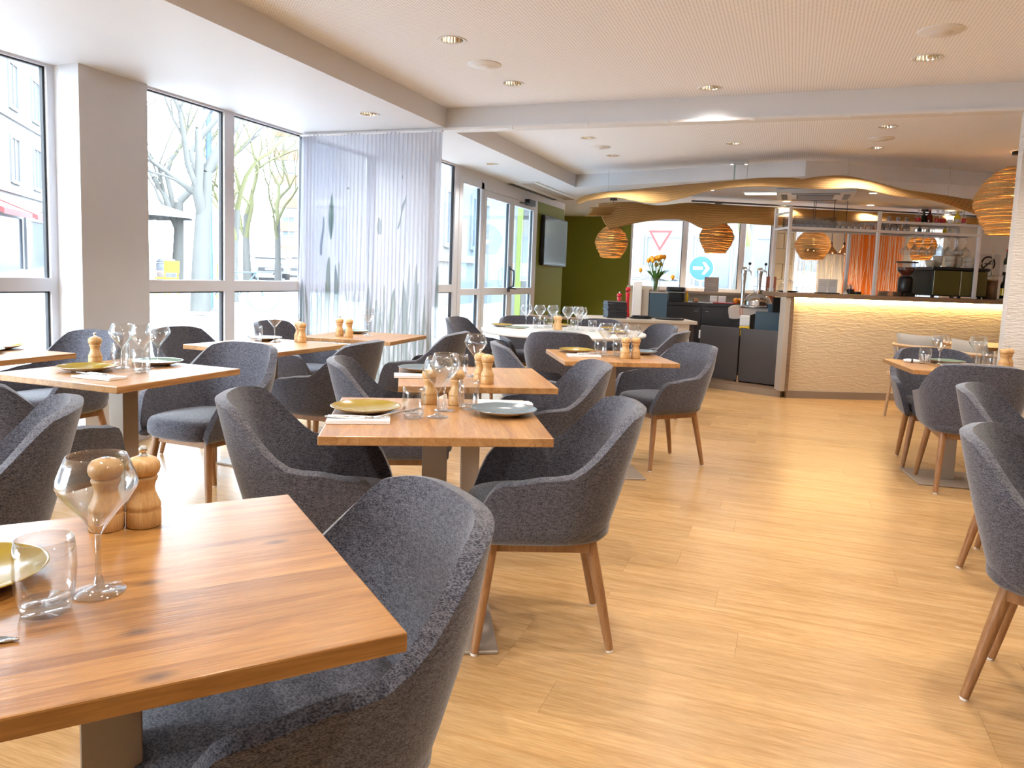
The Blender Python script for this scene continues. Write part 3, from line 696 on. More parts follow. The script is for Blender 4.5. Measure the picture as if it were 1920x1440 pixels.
chair(-1.47, 4.58, 27, 'grey tub chair left of the table before the bar counter')
chair(-.795, 5.14, 225, 'grey tub chair in the aisle, right of the table before the bar counter')
chair(-1.77, 5.97, 104, 'grey tub chair seen from behind at the near side of the round white table')
chair(-2.80, 6.74, 0, 'grey tub chair at the round white table on the glass door side')
chair(-2.52, 7.35, 311, 'grey tub chair at the far side of the round white table')
chair(-1.91, 7.56, 265, 'grey tub chair at the far side of the round white table before the service counter')
chair(-1.16, 6.66, 176, 'grey tub chair at the right side of the round white table')
chair(-1.36, 7.29, 222, 'grey tub chair at the round white table closest to the white counter front')
chair(1.00, 6.02, 272, 'grey tub chair on the far side of the right table, facing the viewer')
chair(1.07, 5.40, 92, 'grey tub chair with its back to the viewer at the right table')
chair(1.07, 3.88, -22, 'second grey tub chair from the front at the right picture edge')
chair(.86, 2.62, -23, 'frontmost grey tub chair at the right picture edge, with a small black tab', True)

# ------------------------------------------------------------------ tableware
WINE = MB().lathe([(.0042, .0865), (.010, .097), (.024, .117), (.043, .140), (.0525, .155), (.0545, .163), (.052, .175), (.0455, .192), (.0400, .205), (.0388, .205), (.0445, .192), (.051, .175), (.0532, .163), (.050, .154), (.041, .140), (.022, .118), (.007, .101), (0, .098)], 40).mesh('wine_glass', 'clear_glass')
WINES = MB().lathe([(0, 0), (.036, 0), (.0362, .0022), (.020, .0055), (.0075, .011), (.0042, .03), (.0038, .06), (.0042, .0865), (0, .0865)], 32).mesh('stem', 'thick_glass')
TUMB = MB().lathe([(.033, .012), (.0375, .035), (.0395, .060), (.0385, .085), (.0362, .104), (.0350, .104), (.037, .085), (.0380, .060), (.036, .035), (.032, .018), (0, .016)], 36).mesh('tumbler', 'clear_glass')
TUMBB = MB().lathe([(0, 0), (.029, 0), (.0315, .003), (.0335, .012), (.0325, .0165), (0, .0155)], 36).mesh('base', 'thick_glass')
PLB = MB().lathe([(0, 0), (.055, 0), (.058, .003), (.085, .009), (.110, .0185), (.1135, .0205), (.1145, .0215)], 48).mesh('plate', 'clay')
PLG = {}
for k in ('olive', 'grey', 'green'):
    PLG[k] = MB().lathe([(.1145, .0215), (.113, .0225), (.109, .0205), (.085, .0115), (.06, .0065), (0, .0055)], 48).mesh('glaze', 'glaze_' + k)
MILL = MB().lathe([(0, 0), (.029, 0), (.030, .002), (.030, .030), (.0285, .033), (.030, .036), (.0295, .042), (.025, .052), (.0205, .064), (.0195, .072), (.021, .080), (.0245, .088), (.0250, .092), (.0215, .095), (0, .095)], 28).mesh('body', 'mill_wood')
MILLH = MB().lathe([(.0, .0955), (.0235, .0955), (.0275, .101), (.0295, .109), (.0285, .118), (.023, .126), (.012, .1305), (0, .131)], 28).mesh('head', 'mill_wood')
MILLK = MB().lathe([(.009, .130), (.006, .134), (.0045, .137), (.0075, .141), (.0075, .145), (.004, .149), (0, .1495)], 14).mesh('knob', 'chrome')
MILLD = MB().lathe([(.0, .1312), (.008, .1310), (.006, .1325), (0, .1328)], 14).mesh('plug', 'steel')
NAP = MB()
def nap_pt(i, j, top): 
    u, v = i / 8, j / 14
    return ((u - .5) * .095, (v - .5) * .20, (.010 + .0025 * math.sin(u * 5 + v * 3)) if top else .0005)
NAP.grid(lambda i, j: nap_pt(i, j, True), 9, 15).grid(lambda i, j: nap_pt(8 - i, j, False), 9, 15)
for fn in (lambda i, j: nap_pt(i, 0, j), lambda i, j: nap_pt(8 - i, 14, j)): NAP.grid(fn, 9, 2, False)
for fn in (lambda i, j: nap_pt(0, 14 - i, j), lambda i, j: nap_pt(8, i, j)): NAP.grid(fn, 15, 2, False)
NAP = NAP.mesh('napkin', 'napkin')
def knife_mesh():
    m = MB()
    P = [(-.105, .0055), (-.10, .0075), (-.03, .0060), (.0, .0042), (.005, .009), (.05, .0098), (.085, .0085), (.105, .001)]
    m.grid(lambda i, j: (P[i][0], (P[i][1] if j in (1, 2) else -P[i][1]) * (1 if P[i][0] < 0 else (.55 if j in (1, 2) else 1)), .0005 + (.003 if j in (2, 3) else 0)), 8, 5) if False else None
    for i in range(7):
        a, b = P[i], P[i + 1]
        m.add([(a[0], -a[1], .001), (b[0], -b[1], .001), (b[0], b[1], .001), (a[0], a[1], .001), (a[0], -a[1] * .7, .004), (b[0], -b[1] * .7, .0035), (b[0], b[1] * .7, .0035), (a[0], a[1] * .7, .004)],
              [(0, 3, 2, 1), (4, 5, 6, 7), (0, 1, 5, 4), (3, 7, 6, 2), (0, 4, 7, 3), (1, 2, 6, 5)], True)
    return m.mesh('table_knife', 'steel')
def fork_mesh():
    m = MB(); m.tube([(-.10, 0, .003), (-.04, 0, .004), (.03, 0, .008), (.055, 0, .006)], [.0065, .005, .003, .005], 8)
    m.box(.05, -.011, .004, .066, .011, .007)
    for k in range(4): m.box(.064, -.0108 + k * .0063, .004, .10, -.0108 + k * .0063 + .0026, .0066)
    return m.mesh('fork', 'steel')
KNIFE, FORK = knife_mesh(), fork_mesh()
ZT = .7506
def wine(x, y, label, z=ZT, s=1.0):
    o = tag(link('wine_glass', WINE, None, (x, y, z)), label, 'wine glass', 'angular wine glasses on the tables'); link('stem', WINES, o); o.scale = (s,) * 3; return o
def tumbler(x, y, label, z=ZT):
    o = tag(link('tumbler', TUMB, None, (x, y, z)), label, 'tumbler', 'water tumblers on the tables'); link('base', TUMBB, o); return o
def plate(x, y, kind, label, z=ZT, s=1.0):
    o = tag(link('plate', PLB, None, (x, y, z)), label, 'plate', 'glazed dinner plates'); link('glaze', PLG[kind], o); o.scale = (s,) * 3; return o
def mill(x, y, pepper, label, z=ZT, rot=0):
    o = thing('pepper_mill' if pepper else 'salt_mill', label, 'mill', (x, y, z), rot, 'wooden salt and pepper mills')
    link('body', MILL, o); link('head', MILLH, o); link('knob' if pepper else 'plug', MILLK if pepper else MILLD, o); return o
def napkin(x, y, rot, label, z=ZT): return tag(link('napkin', NAP, None, (x, y, z), R(rot)), label, 'napkin', 'folded white napkins')
def knife(x, y, rot, label, z=ZT): return tag(link('table_knife', KNIFE, None, (x, y, z), R(rot)), label, 'knife', 'table cutlery')
def fork(x, y, rot, label, z=ZT, tilt=0): return tag(link('fork', FORK, None, (x, y, z), (0, R(tilt), R(rot))), label, 'fork', 'table cutlery')
# front left table
wine(-.927, .798, 'large wine glass standing before the mills on the front left table')
tumbler(-.938, .722, 'clear water tumbler before the wine glass on the front left table')
mill(-1.10, 1.046, True, 'wooden pepper mill with chrome knob on the front left table')
mill(-1.143, 1.003, False, 'wooden salt mill seen through the big wine glass on the front left table')
plate(-1.13, .735, 'olive', 'olive glazed plate cut by the left picture edge on the front left table')
knife(-.985, .60, 28, 'steel knife with only its tip in view at the left edge of the front table')
# centre table
plate(-1.355, 2.245, 'olive', 'olive plate on the centre table above the folded napkin', s=1.05)
plate(-.925, 2.455, 'grey', 'blue-grey plate at the right end of the centre table', s=1.02)
tumbler(-1.165, 2.235, 'water tumbler beside the olive plate on the centre table')
wine(-1.10, 2.285, 'wine glass in front on the centre table, beside the tumbler')
wine(-1.135, 2.41, 'wine glass further back on the centre table')
mill(-1.245, 2.51, True, 'wooden pepper mill behind the glasses on the centre table')
mill(-1.15, 2.545, False, 'wooden salt mill behind the glasses on the centre table')
tumbler(-1.075, 2.485, 'water tumbler at the back of the centre table')
napkin(-1.285, 2.085, 119, 'folded white napkin with cutlery on the centre table, left front')
knife(-1.29, 2.09, 27, 'steel knife lying on the napkin of the centre table', ZT + .012)
fork(-1.205, 2.175, 55, 'steel fork leaning on the rim of the olive plate, centre table', ZT + .014, -6)
napkin(-.99, 2.635, 119, 'folded white napkin behind the blue-grey plate on the centre table')
# table behind
plate(-1.70, 3.33, 'grey', 'dark plate on the table behind the centre one', s=1.0)
napkin(-1.62, 3.12, 119, 'folded white napkin on the table behind the centre one')
tumbler(-1.465, 3.275, 'water tumbler on the table behind the centre one')
wine(-1.40, 3.305, 'wine glass on the table behind the centre one, dark chairs showing through it')
mill(-1.315, 3.165, True, 'wooden pepper mill on the table behind the centre one')
mill(-1.262, 3.122, False, 'wooden salt mill on the table behind the centre one, nearer its front edge')
# left table
plate(-2.90, 2.455, 'olive', 'olive plate at the near side of the left table by the grey pier', s=1.05)
plate(-2.83, 2.845 - .06, 'green', 'pale green plate at the far side of the left table by the grey pier')
wine(-2.85, 2.60, 'left one of three clustered wine glasses on the left table')
wine(-2.742, 2.615, 'middle one of three clustered wine glasses on the left table')
wine(-2.765, 2.725, 'rearmost of three clustered wine glasses on the left table')
tumbler(-2.925, 2.66, 'water tumbler behind the olive plate on the left table')
tumbler(-2.68, 2.545, 'water tumbler at the right of the glass cluster on the left table')
mill(-3.055, 2.635, True, 'wooden pepper mill on the left table before the grey pier')
napkin(-2.68, 2.33, 92, 'folded white napkin at the near edge of the left table')
knife(-2.70, 2.335, 4, 'steel knife on the napkin of the left table', ZT + .012)
# leftmost table
plate(-3.83, 2.62, 'green', 'pale plate at the middle of the leftmost table')
plate(-3.93, 2.80, 'olive', 'olive plate at the window side of the leftmost table')
# window table
plate(-3.27, 4.12, 'grey', 'dark plate on the window table before the curtain', s=1.0)
tumbler(-3.22, 3.98, 'water tumbler on the window table before the curtain')
wine(-3.14, 4.06, 'wine glass on the window table before the curtain')
mill(-3.07, 4.22, True, 'wooden pepper mill on the window table before the curtain')
mill(-3.01, 4.17, False, 'wooden salt mill on the window table before the curtain')
napkin(-3.12, 3.85, 80, 'folded white napkin on the window table before the curtain')
# curtain table
plate(-3.17, 5.06, 'green', 'green plate on the table against the sheer curtain')
mill(-3.10, 4.75, True, 'wooden pepper mill on the table against the sheer curtain')
mill(-3.00, 4.72, False, 'wooden salt mill on the table against the sheer curtain')
wine(-2.98, 4.95, 'wine glass against the sheer curtain print')
# bar side table
plate(-1.315, 4.80, 'olive', 'olive plate on the table before the bar counter')
plate(-.93, 4.99, 'grey', 'blue-grey plate at the right end of the table before the bar counter')
napkin(-1.20, 4.565, 118, 'folded white napkin on the table before the bar counter')
fork(-1.17, 4.63, 45, 'steel fork on the napkin of the table before the bar counter', ZT + .012)
tumbler(-1.12, 4.665, 'front tumbler of the two on the table before the bar counter')
tumbler(-1.02, 4.742, 'rear tumbler of the two on the table before the bar counter')
wine(-1.11, 4.76, 'left wine glass on the table before the bar counter')
wine(-1.03, 4.84, 'middle wine glass on the table before the bar counter')
wine(-.943, 4.772, 'right wine glass on the table before the bar counter')
mill(-.955, 4.64, True, 'wooden pepper mill on the table before the bar counter')
mill(-.90, 4.685, False, 'wooden salt mill on the table before the bar counter')
# right table
tumbler(.855, 5.69, 'left water tumbler on the right table, filled with sugar sticks')
wine(.935, 5.66, 'left wine glass on the right table')
plate(1.01, 5.84, 'green', 'olive green plate on the far side of the right table')
plate(1.03, 5.50, 'grey', 'grey plate on the near side of the right table', s=1.0)
wine(1.165, 5.74, 'right wine glass on the right table')
tumbler(1.245, 5.80, 'right water tumbler on the right table, before the partition')
mill(1.31, 5.70, False, 'wooden salt mill on the right table, left of the pair')
mill(1.35, 5.775 - .02, True, 'wooden pepper mill on the right table, beside the partition')
t = thing('rolled_napkin', 'small rolled white napkin on the right table beside the tumbler', 'napkin', (.78, 5.70, ZT))
MB().tube([(-.05, 0, .012), (-.02, .002, .014), (.02, 0, .013), (.05, -.003, .012)], [.010, .013, .012, .010], 10).obj('roll', 'napkin', t)
MB().tube([(-.005, .0, .013), (.006, 0, .013)], .0145, 10).obj('band', 'black_plastic', t)
for i in range(7):
    a = i * 2.4; x0, y0 = .855 + .015 * math.cos(a), 5.69 + .015 * math.sin(a)
    tag(MB().tube([(x0, y0, ZT + .018), (x0 + .012 * math.cos(a + 1), y0 + .012 * math.sin(a + 1), ZT + .062)], .004, 6).obj('sugar_stick', 'paper'), 'white sugar stick in the left tumbler of the right table', 'sugar stick', 'sugar sticks in a tumbler')
# round table
for i, (dx, dy, k) in enumerate([(-.62, .02, 'olive'), (-.38, -.22, 'green'), (-.20, .52, 'olive'), (.52, .0, 'olive'), (.10, -.52, 'grey'), (.34, .46, 'olive')]):
    plate(-1.98 + dx, 6.74 + dy, k, 'olive plate ' * 0 + ['olive plate at the door side of the round white table', 'pale green plate near the left rim of the round white table', 'olive plate at the far side of the round white table', 'olive plate at the right side of the round white table', 'grey plate behind the chair at the near side of the round white table', 'olive plate at the far right of the round white table'][i])
for i, (dx, dy) in enumerate([(-.42, .15), (-.30, .20), (-.20, .30), (.0, .14), (.06, .28), (.13, .14)]):
    wine(-1.98 + dx, 6.74 + dy, ['leftmost', 'second', 'third', 'fourth', 'fifth', 'rightmost'][i] + ' wine glass in the row on the round white table', s=1.05)
for i, (dx, dy) in enumerate([(-.28, .06), (-.20, .14), (.10, .02), (.26, .06)]):
    tumbler(-1.98 + dx, 6.74 + dy, ['first', 'second', 'third', 'last'][i] + ' water tumbler from the left on the round white table')
mill(-2.06, 6.78, True, 'wooden pepper mill on the round white table'); mill(-2.02, 6.73, False, 'wooden salt mill on the round white table')
napkin(-2.30, 6.42, 140, 'folded white napkin near the left rim of the round white table')

# ------------------------------------------------------------------ sheer curtain
def curtain():
    NU, NV = 420, 150; x0, x1, zb, zt = -4.19, -2.80, .02, ZS - .03
    rg = random.Random(11)
    leaves = []       # (u, v0, v1, halfwidth, lean, colour)
    for _ in range(150):
        leaves.append((rg.uniform(0, 1), rg.uniform(0, .05), rg.uniform(.20, .46), rg.uniform(.003, .009), rg.uniform(-.06, .06), rg.choice([(.40, .50, .44), (.48, .55, .48), (.36, .47, .47)]), rg.uniform(.45, .9)))
    for _ in range(16):
        leaves.append((rg.uniform(0, 1), rg.uniform(.15, .30), rg.uniform(.40, .56), rg.uniform(.012, .022), rg.uniform(-.03, .03), rg.choice([(.27, .37, .34), (.35, .43, .35)]), rg.uniform(.5, .9)))
    leaves += [(.10, .22, .43, .018, .0, (.22, .34, .34), .9), (.16, .24, .44, .02, .02, (.30, .40, .42), .8), (.235, .62, .80, .019, .0, (.16, .30, .24), .95), (.17, .56, .70, .013, .02, (.22, .32, .42), .8),
               (.58, .64, .70, .024, .0, (.36, .38, .36), .85), (.72, .66, .78, .006, .04, (.24, .30, .24), .8), (.68, .27, .45, .02, .02, (.32, .42, .28), .85), (.33, .90, .905, .012, 0, (.4, .43, .4), .8), (.36, .80, .81, .006, 0, (.4, .43, .4), .8), (.74, .835, .85, .004, .0, (.25, .3, .25), .9)]
    m = MB()
    def P(i, j):
        u = i / (NU - 1); v = j / (NV - 1)
        fold = .009 * math.sin(u * 2 * math.pi * 36) * (.75 + .5 * v) * (1 if u < .78 else .45) + .012 * math.sin(u * 23 + v * 2)
        return (lerp(x0, x1, u) - .03 * (1 - v) * (1 - u) + .006 * math.sin(v * 9 + u * 60) * (1 - v), YB - .06 + fold, lerp(zb, zt, v))
    m.grid(P, NU, NV)
    me = m.mesh('curtain_cloth', 'sheer_print')
    ca = me.color_attributes.new('print', 'FLOAT_COLOR', 'POINT')
    cols = []
    for i in range(NU):
        for j in range(NV):
            u, v = i / (NU - 1), j / (NV - 1)
            c = [.46, .46, .515]
            if v < .30:
                k = (.30 - v) / .30 * .35; c = [lerp(c[q], (.34, .41, .40)[q], k) for q in range(3)]
            for (lu, a, b, hw, ln, cc, st) in leaves:
                if a <= v <= b:
                    t = (v - a) / (b - a); wd = hw * math.sin(math.pi * (.08 + .92 * t)) ** .7 + .0005
                    du = abs(u - lu - ln * t)
                    if du < wd:
                        k = st * min(1, (wd - du) / wd * 3); c = [lerp(c[q], cc[q] * .34, k) for q in range(3)]
            cols += [c[0], c[1], c[2], 1]
    ca.data.foreach_set('color', cols)
    t = thing('sheer_curtain', 'white sheer curtain printed with green reeds, hung from the beam', 'curtain')
    link('curtain_cloth', me, t)
    MB().box(x0, YB - .075, ZS - .04, x1, YB - .045, ZS - .026).obj('header_tape', 'frame_white', t)
curtain()

# ------------------------------------------------------------------ wall television
t = thing('television', 'flat black television on the green pier beside the door', 'television', (XD, 11.36, 1.78))
MB().box(.02, -.60, -.37, .075, .60, .37).obj('housing', 'black_plastic', t, .006, 2)
MB().box(.0755, -.58, -.345, .078, .58, .35).obj('screen', 'tv_screen', t)
MB().box(0, -.2, -.15, .02, .2, .15).obj('wall_bracket', 'black_plastic', t)
# ceiling vent by the door
t = thing('ceiling_vent', 'long linear air vent in the soffit near the glass door', 'vent', (-3.38, 10.3, ZS))
MB().box(-.23, -1.05, -.012, .23, 1.05, 0).obj('frame', 'white_metal', t, .003, 1)
MB().box(-.20, -1.0, -.016, -.12, 1.0, -.0125).obj('slot', 'gasket', t)
for i in range(26): MB().box(.0, -1.0 + i * .077, -.018, .17, -.96 + i * .077, -.0125).obj('louvre', 'slab_taupe', t)
# air conditioning cassette, panel light, exit sign, spots over the bar
t = thing('air_conditioner', 'white ceiling cassette air conditioner over the bar', 'air conditioner', (.17, 10.5, ZS))
MB().box(-.46, -.46, -.06, .46, .46, 0).obj('housing', 'white_metal', t, .02, 2)
MB().box(-.22, -.22, -.066, .22, .22, -.0605).obj('intake_grille', 'vent_dark', t)
for i in range(14): MB().box(-.20, -.20 + i * .03, -.07, .20, -.19 + i * .03, -.0665).obj('slat', 'slab_taupe', t)
for a in range(4):
    m = MB().box(-.28, -.40, -.066, .28, -.33, -.0605); m.xform(Matrix.Rotation(R(90 * a), 4, 'Z')); m.obj('air_flap', 'vent_dark', t)
t = thing('panel_light', 'flat rectangular ceiling panel light left of the air conditioner', 'ceiling light', (-.42, 10.55, ZS))
MB().box(-.30, -.15, -.012, .30, .15, 0).obj('frame', 'white_metal', t); MB().box(-.27, -.12, -.014, .27, .12, -.0121).obj('diffuser', 'lens_glow', t)
for x, y, l in [(.95, 12.1, 'small bright round spot in the bar ceiling, right one'), (-.18, 11.6, 'small bright round spot in the bar ceiling, left one'), (-1.1, 10.2, 'small bright round spot behind the left part of the straw canopy'), (.85, 10.6, 'small bright round spot above the straw canopy crest'), (2.1, 12.9, 'added fill spot in the bar ceiling before the cream rear wall'), (.5, 13.3, 'added fill spot in the bar ceiling before the string screen'), (-1.6, 13.2, 'added fill spot in the bar ceiling before the rear window')]:
    t = thing('ceiling_spot', l, 'ceiling light', (x, y, ZS), 0, 'small bright spots over the bar')
    MB().lathe([(.045, -.004), (.056, -.003), (.058, 0)], 20).obj('trim_ring', 'white_metal', t); MB().lathe([(0, -.005), (.045, -.004)], 20).obj('lens', 'spot_glow', t)
    ld = bpy.data.lights.new('spot_lamp', 'SPOT'); ld.energy = 35 if y < 12.5 else 150; ld.color = (1, .84, .62); ld.spot_size = R(120); ld.spot_blend = .7; ld.shadow_soft_size = .04  # the stronger spots nearest the back wall are added to brighten that area
    lo = bpy.data.objects.new('lamp', ld); C.objects.link(lo); lo.parent = t; lo.location = (0, 0, -.012)
t = thing('exit_sign', 'small clear hanging emergency exit sign below the second bay ceiling', 'exit sign', (-.67, 8.95, ZC))
MB().box(-.10, -.03, -.03, .10, .03, 0).obj('housing', 'white_metal', t, .008, 2)
pl = MB().box(-.045, -.07, -.21, -.039, .07, -.03).obj('sign_panel', 'exit_glass', t)
MB().box(-.0465, -.03, -.16, -.0455, .03, -.10).obj('running_figure_mark', 'white_metal', pl)
MB().lathe([(0, -.034), (.014, -.034), (.014, -.03)], 12, (-.075, 0, 0)).lathe([(0, -.034), (.014, -.034), (.014, -.03)], 12, (.075, 0, 0)).obj('indicator', 'lens_glow', t)

# ------------------------------------------------------------------ bar
BU, BV, BP = Vector((.911, .413, 0)), Vector((-.413, .911, 0)), Vector((-.01, 8.80, 0))
BANG = math.atan2(.413, .911)
def bp(a, off, z=0): q = BP + BU * a + BV * off; return (q.x, q.y, z)
BL = 3.1
t = thing('bar_counter', 'long bar front in rippled cream relief, lit along its top', 'bar', bp(0, 0), BANG)
MB().box(.035, .075, .08, BL, .12, 1.114).obj('front_panel', 'bar_relief', t)
MB().box(.03, .04, 0, BL, .60, .08).obj('plinth', 'plinth_taupe', t)
MB().box(-.06, .02, .075, .0, .16, 1.115).obj('end_panel', 'slab_taupe', t, .003, 1)
MB().box(.0, .015, .075, .035, .08, 1.115).obj('edge_trim', 'counter_brown', t)
MB().box(.04, .58, .08, BL, .60, 1.10).obj('back_panel', 'cabinet_dark', t)
MB().box(.04, .02, 1.106, BL, .055, 1.1145).obj('light_strip', 'led_warm', t)
t = tag(MB().box(-.065, .005, 1.115, BL, .66, 1.165).obj('countertop', 'counter_brown', None, .004, 2), 'brown wooden bar top over the rippled cream front', 'countertop')
t.location = bp(0, 0); t.rotation_euler = (0, 0, BANG)
# raised floor step behind the service counter
PU, PV = Vector((-.93, .367, 0)), Vector((.367, .93, 0))
ps = struct(MB().obox((-.06, 8.845), PU, 2.2, PV, 1.9, 0, .075).obj('floor_step', 'plinth_taupe'))
MB().obox((-.06 - .005, 8.845 + .01), PU, 2.19, PV, 1.88, .075, .083).obj('step_boards', 'counter_brown', ps)
# swing doors
for (a, wd_, l) in ((.10, .52, 'charcoal swing door beside the bar end panel'), (.64, .50, 'charcoal swing door beside the white service counter')):
    q = Vector((-.05, 8.84, 0)) + PU * a + PV * .22
    t = thing('swing_door', l, 'door', (q.x, q.y, 0), math.atan2(PU.y, PU.x), 'charcoal half-height swing doors')
    MB().box(0, -.012, .10, wd_, .012, .72).obj('panel', 'door_charcoal', t, .003, 1)
    for z in (.20, .56): MB().box(-.028 if a < .5 else wd_ + .004, -.03, z, -.004 if a < .5 else wd_ + .028, .0, z + .10).obj('hinge', 'ceramic_white', t, .003, 1)
q = Vector((-.05, 8.84, 0)) + PU * .625 + PV * .22
tag(MB().box(q.x - .012, q.y - .012, .083, q.x + .012, q.y + .012, .16).obj('door_stop', 'pale_wood'), 'short wooden stop post between the charcoal swing doors', 'post')
# service counter
SU, SV = Vector((.923, .383, 0)), Vector((-.383, .923, 0)); SP = Vector((-2.12, 8.23, 0)); SA = math.atan2(.383, .923)
t = thing('service_counter', 'white fronted service counter body behind the round table', 'counter', (SP.x, SP.y, 0), SA)
MB().box(.10, .05, .0, 1.15, .09, .76).obj('front_panel', 'panel_cream', t)
MB().box(.10, .09, .0, 1.14, .60, .755).obj('body', 'cabinet_dark', t)
MB().box(1.15, .04, .0, 1.20, .30, .76).obj('end_panel', 'cabinet_dark', t)
t = tag(MB().box(0, 0, .762, 1.225, .68, .80).obj('countertop', 'slab_taupe', None, .003, 1), 'taupe slab top of the white service counter', 'countertop'); t.location = (SP.x, SP.y, 0); t.rotation_euler = (0, 0, SA)
def sp_(a, off, z): q = SP + SU * a + SV * off; return (q.x, q.y, z)
ZV = .8005
for i in range(9): 
    o = tag(MB().box(-.11, -.15, 0, .11, .15, .0205).obj('menu_folder', 'black_leather', None, .004, 1), ['bottom', 'second', 'third', 'fourth', 'fifth', 'sixth', 'seventh', 'eighth', 'topmost'][i] + ' black menu folder of the stack on the service counter', 'menu', 'stacked black menus')
    o.location = sp_(.32 + rng.uniform(-.006, .006), .22, ZV + i * .0212); o.rotation_euler = (0, 0, SA + rng.uniform(-.04, .04))
def big_mill(a, off, h, r, label):
    t = thing('red_pepper_mill', label, 'mill', sp_(a, off, ZV)); 
    MB().lathe([(0, 0), (r, 0), (r, .03 * h / .3), (r * .8, h * .14), (r * .62, h * .45), (r * .6, h * .6), (r * .8, h * .78), (r * .55, h * .8), (0, h * .8)], 20).obj('body', 'red_lacquer', t)
    MB().lathe([(0, h * .805), (r * .8, h * .81), (r * .95, h * .87), (r * .75, h * .94), (0, h * .96)], 20).obj('head', 'red_lacquer', t)
    MB().lathe([(r * .2, h * .95), (r * .15, h * .97), (r * .3, h), (0, h * 1.02)], 12).obj('knob', 'chrome', t)
big_mill(.50, .42, .37, .034, 'tall glossy red pepper mill beside the stack of black menus'); big_mill(.42, .52, .29, .034, 'shorter red pepper mill half hidden behind the black menus')
t = thing('upright_divider', 'white and taupe upright board on the service counter right of the red mills', 'divider', sp_(.58, .50, ZV), SA)
MB().box(0, 0, 0, .10, .035, .42).obj('white_board', 'white_metal', t, .002, 1); MB().box(.10, .05, 0, .20, .09, .34).obj('taupe_board', 'slab_taupe', t, .002, 1)
t = thing('planter_box', 'blue-grey rectangular box under the tulip vase', 'box', sp_(.79, .50, ZV), SA)
MB().box(0, 0, 0, .20, .16, .295).obj('body', 'blue_grey', t, .003, 1); MB().box(-.004, -.004, .295, .204, .164, .303).obj('rim', 'slab_taupe', t)
vx, vy, vz = sp_(.86, .58, ZV + .3035)
t = thing('tulip_vase', 'clear glass vase of orange and yellow tulips on the blue-grey box', 'vase', (vx, vy, vz))
MB().lathe([(0, 0), (.035, 0), (.040, .01), (.046, .10), (.058, .17), (.056, .17), (.044, .10), (.037, .012), (0, .010)], 28).obj('vase_glass', 'clear_glass', t)
rg = random.Random(5)
for i in range(15):
    a = i * 2.399; rr = .10 * math.sqrt((i + .5) / 15); tip = (rr * 1.15 * math.cos(a), rr * 1.15 * math.sin(a), rg.uniform(.30, .40))
    if i == 13: tip = (-.19, .0, .23)
    if i == 14: tip = (.20, -.03, .16)
    st = MB().tube([(.012 * math.cos(a), .012 * math.sin(a), .02), (.03 * math.cos(a), .03 * math.sin(a), .16), (tip[0] * .85, tip[1] * .85, tip[2] * .85), tip], .004, 6).obj('stem', 'leaf_green', t)
    MB().lathe([(0, -.006), (.014, .002), (.022, .018), (.022, .034), (.014, .05), (.006, .054), (0, .05)], 10, tip).obj('tulip_flower', 'tulip', st)
for i in range(14):
    a = i * 1.9; p0 = Vector((.02 * math.cos(a), .02 * math.sin(a), .13)); d = Vector((math.cos(a), math.sin(a), 0)); s_ = Vector((-d.y, d.x, 0)); ln = rg.uniform(.09, .15)
    P = [p0, p0 + d * .04 + Vector((0, 0, .07)), p0 + d * ln * .8 + Vector((0, 0, .12)), p0 + d * ln * 1.1 + Vector((0, 0, .135))]; W_ = [.008, .018, .013, .001]
    MB().grid(lambda k, j: tuple(P[k] + s_ * W_[k] * (j - 1) + Vector((0, 0, -.004 if j != 1 else 0))), 4, 3).obj('leaf', 'leaf_green', t)
bx_, by_, bz_ = sp_(1.0, .60, ZV)
t = thing('bread_bin', 'rounded black bread bin on the dark back cabinet', 'container', (-1.43, 9.98, .985))
def rbox(hx, hy, z0, z1, r, n=6): 
    poly = []
    for cx_, cy_, a0 in ((hx - r, hy - r, 0), (-hx + r, hy - r, 90), (-hx + r, -hy + r, 180), (hx - r, -hy + r, 270)):
        for k in range(n + 1): a = R(a0 + 90 * k / n); poly.append((cx_ + r * math.cos(a), cy_ + r * math.sin(a)))
    return MB().prism(poly, z0, z1)
rbox(.115, .10, 0, .125, .045).obj('body', 'black_plastic', t, .006, 2); rbox(.118, .103, .127, .185, .045).obj('lid', 'black_plastic', t, .016, 3)
MB().box(-.118, -.107, .115, .118, -.1035, .123).obj('trim', 'steel', t)
# round trays
for (a, off, r, z, l) in ((.62, .20, .13, 0, 'lower round black tray at left on the service counter'), (.64, .22, .12, .017, 'upper round black tray at left on the service counter'), (.96, .22, .17, 0, 'wide round black tray at right on the service counter')):
    o = tag(MB().lathe([(0, .003), (0.0, .006), (r * .9, .006), (r * .97, .015), (r, .0155), (r * .93, .001), (0, .0)][1:], 40).obj('serving_tray', 'black_plastic'), l, 'tray', 'black serving trays'); o.location = sp_(a, off, ZV + z)
t = tag(MB().box(-.09, -.04, 0, .09, .04, .02).obj('teal_box', 'blue_grey', None, .006, 2), 'small teal box by the green wall left of the menus', 'box'); t.location = (-2.72, 8.9, .7605)
t = thing('side_console', 'narrow wooden console against the green wall', 'console', (-2.75, 8.9, 0))
MB().box(-.35, -.12, .735, .35, .12, .76).obj('top', 'counter_brown', t)
for x in (-.32, .32):
    for y in (-.1, .1): MB().tube([(x, y, 0), (x, y, .735)], .012, 8).obj('leg', 'iron', t)
